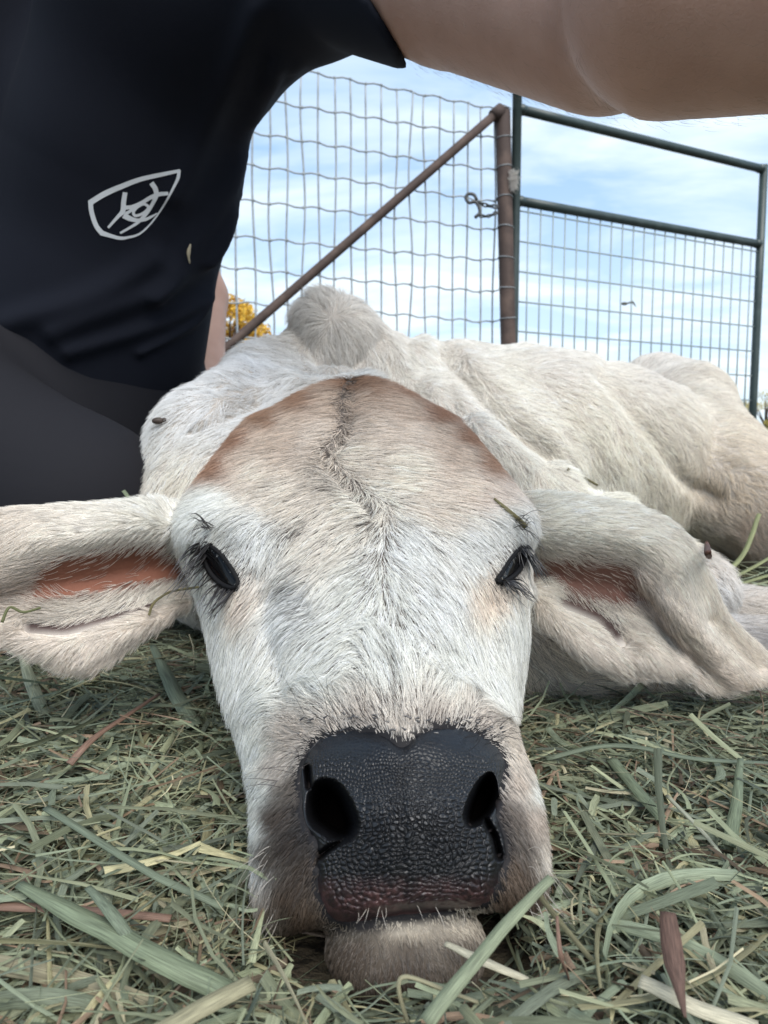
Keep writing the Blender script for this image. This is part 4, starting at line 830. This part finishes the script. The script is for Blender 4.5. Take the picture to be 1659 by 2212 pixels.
# cloth folds: ridges running from the armpit down to the hip
sx = proj(sv_)
fold = np.zeros(len(sv_))
for x0, y0, x1, y1, x2, y2, w_, h_ in ((640,150,560,330,440,560,16,.006),(600,140,500,380,330,640,22,.007),(655,190,590,330,520,420,9,.004),(500,470,380,600,120,720,26,.006),(450,640,330,700,150,760,20,.005),(560,20,480,200,380,420,30,.005),(330,560,200,640,20,700,30,.006),(468,600,420,690,300,760,10,.004)):
    fold += 1.4 * h_ * np.exp(-(segdist(sx[:, :2], catmull([(x0, y0), (x1, y1), (x2, y2)], 14)) / w_) ** 2)
fold += vnoise(sv_, 14, 3) * .003
sv_ = sv_ + sn * (fold * np.clip((-.12 - (sn * norm(sv_ - EYE)).sum(1)) / .35, 0, 1))[:, None]
shirt = mesh_np('shirt', sv_, sq, mat=M_shirt, parent=person)
lv, lq = LF.mesh(); mesh_np('leggings', lv, lq[:, ::-1] if ((vnormals(lv, lq) * (lv - lv.mean(0))).sum(1).mean() < 0) else lq, mat=M_leg, parent=person)
hv = Field(headc - .2, headc + .2, .006); hv.ell(headc + UP * .02 - fv * .02, (.09, .105, .112), None, .02); hv.cap(headc - fv * .09, headc - fv * .09 - UP * .16, .05, .03, .03)
a_, b_ = hv.mesh(); mesh_np('hair', a_, b_[:, ::-1], mat=material('brown_hair', (.05, .03, .02), .5, bump=[(300, .6, .004)]), parent=person)
# emblem stitched on the shirt (measured on the enlarged photograph)
SB = BVHTree.FromPolygons([tuple(v) for v in sv_], [tuple(q) for q in sq])
def lp(x, y): return ((250 + x * 450 / 1659) * .6636, (500 + y * 450 / 1659) * .6636)
def stroke(mb, pts, ws, closed=False, n=None):
    pts = np.array(pts, float); m = n or max(12, len(pts) * 6)
    c = catmull(pts, m, closed) if n != 0 else pts; w = np.interp(np.linspace(0, 1, len(c)), np.linspace(0, 1, len(ws)), ws)
    t = norm(np.roll(c, -1, 0) - np.roll(c, 1, 0) if closed else np.gradient(c, axis=0)); nn = np.stack([-t[:, 1], t[:, 0]], 1)
    V = []
    for a in range(len(c)):
        for s_ in (-1, 1):
            x, y = lp(*(c[a] + nn[a] * s_ * w[a] / 2)); p, nr3 = cast(x, y, SB, .7); q = p - norm(p - EYE) * .0005; V += [q, p + norm(p - EYE) * .0008]
    k = len(c); Qs = []
    for a in range(k if closed else k - 1):
        b = (a + 1) % k; A, Bq = a * 4, b * 4; Qs += [(A, A + 2, Bq + 2, Bq), (A, Bq, Bq + 1, A + 1), (A + 2, A + 3, Bq + 3, Bq + 2)]
    if not closed: Qs += [(0, 1, 3, 2), (4 * k - 4, 4 * k - 2, 4 * k - 1, 4 * k - 3)]
    mb.add(V, Qs)
mb = MB()
stroke(mb, [(1240,205),(1000,255),(760,310),(560,385),(340,480),(165,585)], [38,50,55,62,68,66])
stroke(mb, [(165,560),(175,690),(230,860),(310,965)], [58,55,56,60])
stroke(mb, [(290,950),(400,985),(520,1015),(620,1005),(750,965),(870,860),(980,720),(1080,560),(1170,390),(1215,290),(1228,200)], [62,46,40,30,24,20,20,24,32,40,40])
stroke(mb, [(580,465),(562,580),(552,690),(490,760),(375,890)], [56,58,62,40,28])
stroke(mb, [(552,650),(660,640),(780,590),(880,530),(980,490),(1098,478)], [50,46,44,48,52,42])
stroke(mb, [(895,350),(945,430),(950,510),(910,600),(850,700),(780,780),(700,850),(520,955)], [58,60,56,44,42,42,34,26])
stroke(mb, [(560,740),(640,780),(720,800),(820,790),(900,755),(965,715)], [70,60,44,40,28,12])
stroke(mb, [(860,640),(800,605),(730,640),(680,700),(700,745),(770,730),(830,690)], [34,34,34,34,34,34], True)
stroke(mb, [(590,720),(640,690),(690,650)], [40,36,34])
mb.build('shirt_emblem', material('white_thread', (.62, .64, .66), .8, bump=[(1500, .6, .001)]), shirt, smooth=False)
# a bit of chaff on the shirt
mb = MB(); q_ = [(1365, 1085), (1340, 1200), (1355, 1320)]; c_ = []
for x, y in catmull(q_, 8): p, n = cast(*lp(x, y), SB, .7); c_.append(p - norm(p - EYE) * .003)
mb.tube(np.array(c_), [.0006, .0012, .0016, .0019, .0017, .0012, .0012, .0006], 6)
tag(mb.build('chaff', material('chaff', (.34, .29, .2), .7)), 'tiny pale hay chaff stuck to the navy shirt below the emblem', 'chaff')

# ------------------------------------------------------------------ fence line
DF = 2.4
M_rust = material('rusty_pipe', (.058, .040, .034), .75, noise=(14, (.11, .075, .06), .45, .7), bump=[(120, .3, .004)], spec=.3)
M_green = material('green_paint', (.026, .042, .040), .45, noise=(20, (.05, .07, .066), .5, .8), bump=[(200, .15, .002)])
M_wire = material('galvanised_wire', (.30, .33, .35), .5, metal=.1, noise=(30, (.20, .22, .23), .4, .7))
M_gwire = material('coated_wire', (.24, .29, .29), .5, metal=.2)
post_b, post_t = P(1098, 745, DF), P(1086, 245, DF)
dirp = norm(post_t - post_b); foot = post_b - dirp * ((post_b[2] + .016) / dirp[2])
fence = bpy.data.objects.new('wire_fence', None); fence.location = foot; link(fence); bpy.context.view_layer.update()
tag(fence, 'woven wire fence with a rusty round post and diagonal brace behind the calf', 'fence')
rp_ = px(16.5, DF)
mb = MB(); zz = np.array([-.1, 0, .3, .6, .9, 1, 1.0 + .004]); hgt = np.linalg.norm(post_t - foot)
pr = [foot + dirp * hgt * f for f in np.linspace(-.05, 1, 16)] + [post_t + dirp * rp_ * f for f in (.35, .7, .9, .99)]
mb.tube(pr, [rp_] * 16 + [rp_ * f for f in (.93, .7, .42, .12)], 20)
mb.build('post', M_rust, fence)
# brace: pipe from the post head down to the left
b0, b1 = P(1078, 240, DF - .02), P(497, 745, 2.16)
bd = norm(b1 - b0); b2 = b1 + bd * ((b1[2] + .02) / -bd[2]); mb = MB(); mb.tube([b0 + (b2 - b0) * f for f in np.linspace(0, 1, 12)], px(9.2, DF), 14); mb.tube([b0 - bd * .012, b0 + bd * .03], px(13, DF), 14); mb.build('brace', M_rust, fence)
# woven wire: rows and uprights hand measured, wavy, behind the post to the left
e0 = post_t + (-RIGHT * rp_); left_top = P(640, 165, DF * 734 / 804 * .985); run = left_top - P(1070, 238, DF); run[2] = 0; run = run / .432
base0 = np.array([P(1070, 238, DF)[0], P(1070, 238, DF)[1], 0.])
rows = [P(1070, y, DF)[2] for y in (236, 299, 363, 428, 492, 558, 622, 688, 753, 820, 890)]
sag = lambda u, z: np.array([0, 0, .006 * math.sin(u * 7 + z * 9)])
Ltot = 1.75; ustep = .0515
mbw = MB(); us = np.arange(0, Ltot / np.linalg.norm(run[:2]) , ustep / np.linalg.norm(run[:2]) * .5)
for k, z in enumerate(rows):
    pts = []
    for q, u in enumerate(us): pts.append(base0 + run * u + np.array([0, 0, z]) + np.array([0, 0, .0045 * math.sin(q * math.pi / 2 + .6) + .004 * math.sin(u * 5 + k * 1.7)]))
    mbw.tube(pts, .0026, 6); mbw.tube([pts[0] + np.array([.0, .0, 0]), pts[0] + (foot + dirp * (z / dirp[2]) - pts[0]) * [1, 1, 0] + np.array([0, .0, 0])], .0021, 6)
    ring = [foot + dirp * ((z + .016) / dirp[2]) + (rp_ + .0015) * np.array([math.cos(a), math.sin(a), .12 * math.sin(a + k)]) for a in np.arange(0, 6.28, .45)]; mbw.tube(ring, .0016, 5, closed=True)
    for u in us[::2]: mbw.ellipsoid(base0 + run * u + np.array([0, -.001, z + .0045 * math.sin(.6 + (round(u / (us[1] - us[0])) * math.pi / 2)) + .004 * math.sin(u * 5 + k * 1.7)]), (.0048, .004, .0052), n=7, m=5)
for q, u in enumerate(us[::2]):
    w1, w2 = RNG.normal(0, .0035, 2); zz = np.linspace(rows[0], -.02, 22)
    pts = [base0 + run * u + np.array([w1 * math.sin(z * 5 + q) + w2 * math.sin(z * 11 + 2 * q), 0, z]) for z in zz]; mbw.tube(pts, .0033, 6)
mbw.build('wire_mesh', M_wire, fence)

def gate_panel(x0, x1, d0, d1, name, label):
    """steel panel standing between two photo columns"""
    tl, tr = P(x0, 240, d0), None
    g = bpy.data.objects.new(name, None); a = P(x0, 235, d0); b = P(x1, 366, d1); g.location = (a[0], a[1], -.016); link(g); bpy.context.view_layer.update()
    tag(g, label, 'gate panel'); r = .0160
    ztop = (a[2] + b[2]) / 2; zmid = P(x0, 427, d0)[2]
    A = np.array([a[0], a[1], 0]); Bv = np.array([b[0], b[1], 0]); Z = np.array([0, 0, 1.])
    mb = MB(); mb.tube([A + Z * -.016, A + Z * .4, A + Z * .8, A + Z * (ztop + .045), A + Z * (ztop + .046), A + Z * (ztop + .050)], [r, r, r, r, r * 1.08, r * 1.0], 16); mb.build('stile', M_green, g)
    mb = MB(); mb.tube([Bv + Z * -.016, Bv + Z * .4, Bv + Z * .8, Bv + Z * (ztop + r)], r, 16); mb.build('stile', M_green, g)
    for zz in (ztop, zmid, .13):
        mb = MB(); mb.tube([A + Z * zz + (Bv - A) * f for f in np.linspace(.012, .99, 8)], r, 16); mb.ellipsoid(A + Z * zz + (Bv - A) * .016, (r * 1.3, r * 1.3, r * 1.12)); mb.ellipsoid(Bv + Z * zz - (Bv - A) * .016, (r * 1.3, r * 1.3, r * 1.12)); mb.build('rail', M_green, g)
    mb = MB(); L = np.linalg.norm(Bv - A); n = int(round(L / .0535))
    for k in range(1, n): mb.tube([A + (Bv - A) * k / n + Z * zmid, A + (Bv - A) * k / n + Z * .13], .0028, 6)
    for k in range(0, 9):
        z = zmid - .032 - k * .1015
        if z > .14: mb.tube([A + Z * z, Bv + Z * z], .0026, 6)
    mb.build('wire_mesh', M_gwire, g); return A, Bv, ztop, zmid
A1, B1, zt1, zm1 = gate_panel(1117, 1650, DF, DF * 734 / 603, 'gate_panel', 'green tubular steel gate panel with welded wire mesh right of the rusty post')
# chain and hook hanging from the wire beside the post
M_iron = material('dark_iron', (.06, .062, .064), .5, metal=.6)
dch = DF - .075
ch = bpy.data.objects.new('chain', None); ch.location = P(1075, 455, dch); link(ch); bpy.context.view_layer.update(); tag(ch, 'short iron chain with an S hook hooked on the wire left of the post', 'chain')
mb = MB(); mb.tube([P(*q, dch) for q in catmull([(1030,432),(1024,421),(1012,419),(1006,428),(1014,438),(1026,436),(1034,446),(1036,460),(1026,470),(1020,460+18),(1030,486-20+0),(1040,464)][:9], 40)], px(3.6, dch), 8); mb.build('hook', M_iron, ch)
def links(p0, p1, sag_, n):
    for k in range(n):
        f = (k + .5) / n; c = p0 + (p1 - p0) * f - UP * sag_ * 4 * f * (1 - f); t = norm(p1 - p0); o = UP if k % 2 else FWD; mb = MB()
        lw = np.linalg.norm(p1 - p0) / n * .66
        mb.tube([c + t * lw * math.cos(a) + o * lw * .5 * math.sin(a) for a in np.arange(0, 6.28, .5)], px(1.9, dch), 6, closed=True); mb.build('chain_link', M_iron, ch)
links(P(1032, 437, dch), P(1074, 446, dch), .004, 4); links(P(1030, 463, dch), P(1074, 458, dch), .010, 6)
# tuft of wool on the gate stile, bit of fluff in the mesh
q0 = P(1110, 388, DF - .03); S = []
for _ in range(420):
    c = q0 + UP * RNG.uniform(-.03, .028) + RIGHT * RNG.normal(0, .005); S.append(strand(c, c + RNG.normal(0, .008, 3), RNG.normal(0, .004, 3), 6))
o = hair_object('hair_tuft', np.array(S), np.full(len(S), .0006), np.tile([.55, .52, .48], (len(S), 1)), M_whisk, None); tag(o, 'pale tuft of cow hair caught between the rusty post and the green stile', 'hair tuft')
mb = MB(); c = P(1349, 656, 2.55); mb.ellipsoid(c, (.012, .007, .006), n=12, m=8); mb.tube([c + RIGHT * .012 + UP * .002, c + RIGHT * .03 + UP * .006, c + RIGHT * .042 - UP * .012], [.003, .004, .001], 6)
tag(mb.build('leaf_scrap', material('scrap', (.10, .10, .085), .7)), 'small dark leaf scrap caught in the mesh of the gate panel', 'leaf scrap')

# ------------------------------------------------------------------ trees far behind
M_bark = material('bark', (.10, .07, .05), .9, noise=(6, (.05, .035, .028), .4, .6))
def leaf_mat(name):
    m = material(name, rough=.6, attr='leaf_color', spec=.2); return m
M_leaf = leaf_mat('leaves')
def tree(label, base, h, w, c1, c2, n, seed):
    rg = np.random.default_rng(seed); base = np.asarray(base, float)
    t = bpy.data.objects.new('tree', None); t.location = base; link(t); bpy.context.view_layer.update(); tag(t, label, 'tree')
    mb = MB(); mb.tube([base + np.array([.1 * math.sin(f * 3), 0, h * .75 * f]) for f in np.linspace(0, 1, 8)], np.linspace(h * .03, h * .01, 8), 10)
    cl = []
    for k in range(26):
        a = rg.uniform(0, 6.28); f = rg.uniform(.25, 1.0); rr = w * .5 * math.sin(min(1, (1.08 - f) * 1.6 + .15) * 1.57) * rg.uniform(.4, 1); c = base + np.array([rr * math.cos(a), rr * math.sin(a), h * f]); cl.append((c, w * rg.uniform(.09, .19)))
        mb.tube([base + np.array([0, 0, h * f * .6]), (base + np.array([0, 0, h * f * .75]) + c) / 2, c], [h * .010, h * .007, h * .003], 6)
    mb.build('trunk', M_bark, t)
    ids = rg.integers(0, len(cl), n); cc = np.array([q[0] for q in cl])[ids]; rr = np.array([q[1] for q in cl])[ids]
    d = norm(rg.normal(0, 1, (n, 3))); p = cc + d * (rr * rg.random(n) ** .4)[:, None] * np.array([1, 1, .8]); a = norm(rg.normal(0, 1, (n, 3))); b = norm(np.cross(a, rg.normal(0, 1, (n, 3)))); sz = h * rg.uniform(.010, .02, n)[:, None]
    V = np.stack([p - a * sz, p + b * sz * .5, p + a * sz, p - b * sz * .5], 1).reshape(-1, 3); Q = np.arange(4 * n).reshape(-1, 4)
    col = np.asarray(c1) + (np.asarray(c2) - np.asarray(c1)) * rg.random((n, 1)); mesh_np('crown', V, Q, mat=M_leaf, parent=t, smooth=False, attrs={'leaf_color': np.repeat(col, 4, 0)})
def gnd(x, d): p = P(x, 969, d); return (p[0], p[1], -.016)
tree('tree far behind the fence left of the hump, golden sunlight painted into its leaves', gnd(500, 26), 5.35, 3.9, (.62, .36, .04), (.75, .52, .10), 9000, 1)  # warm low sun is put into the yellow leaf colours
tree('small dull green tree behind the fence beside the yellow tree', gnd(600, 30), 4.9, 1.7, (.10, .12, .05), (.22, .22, .09), 3500, 2)
tree('low yellowish tree on the horizon at the far right', gnd(1650, 30), 2.5, 2.2, (.42, .34, .08), (.55, .46, .14), 3500, 3)
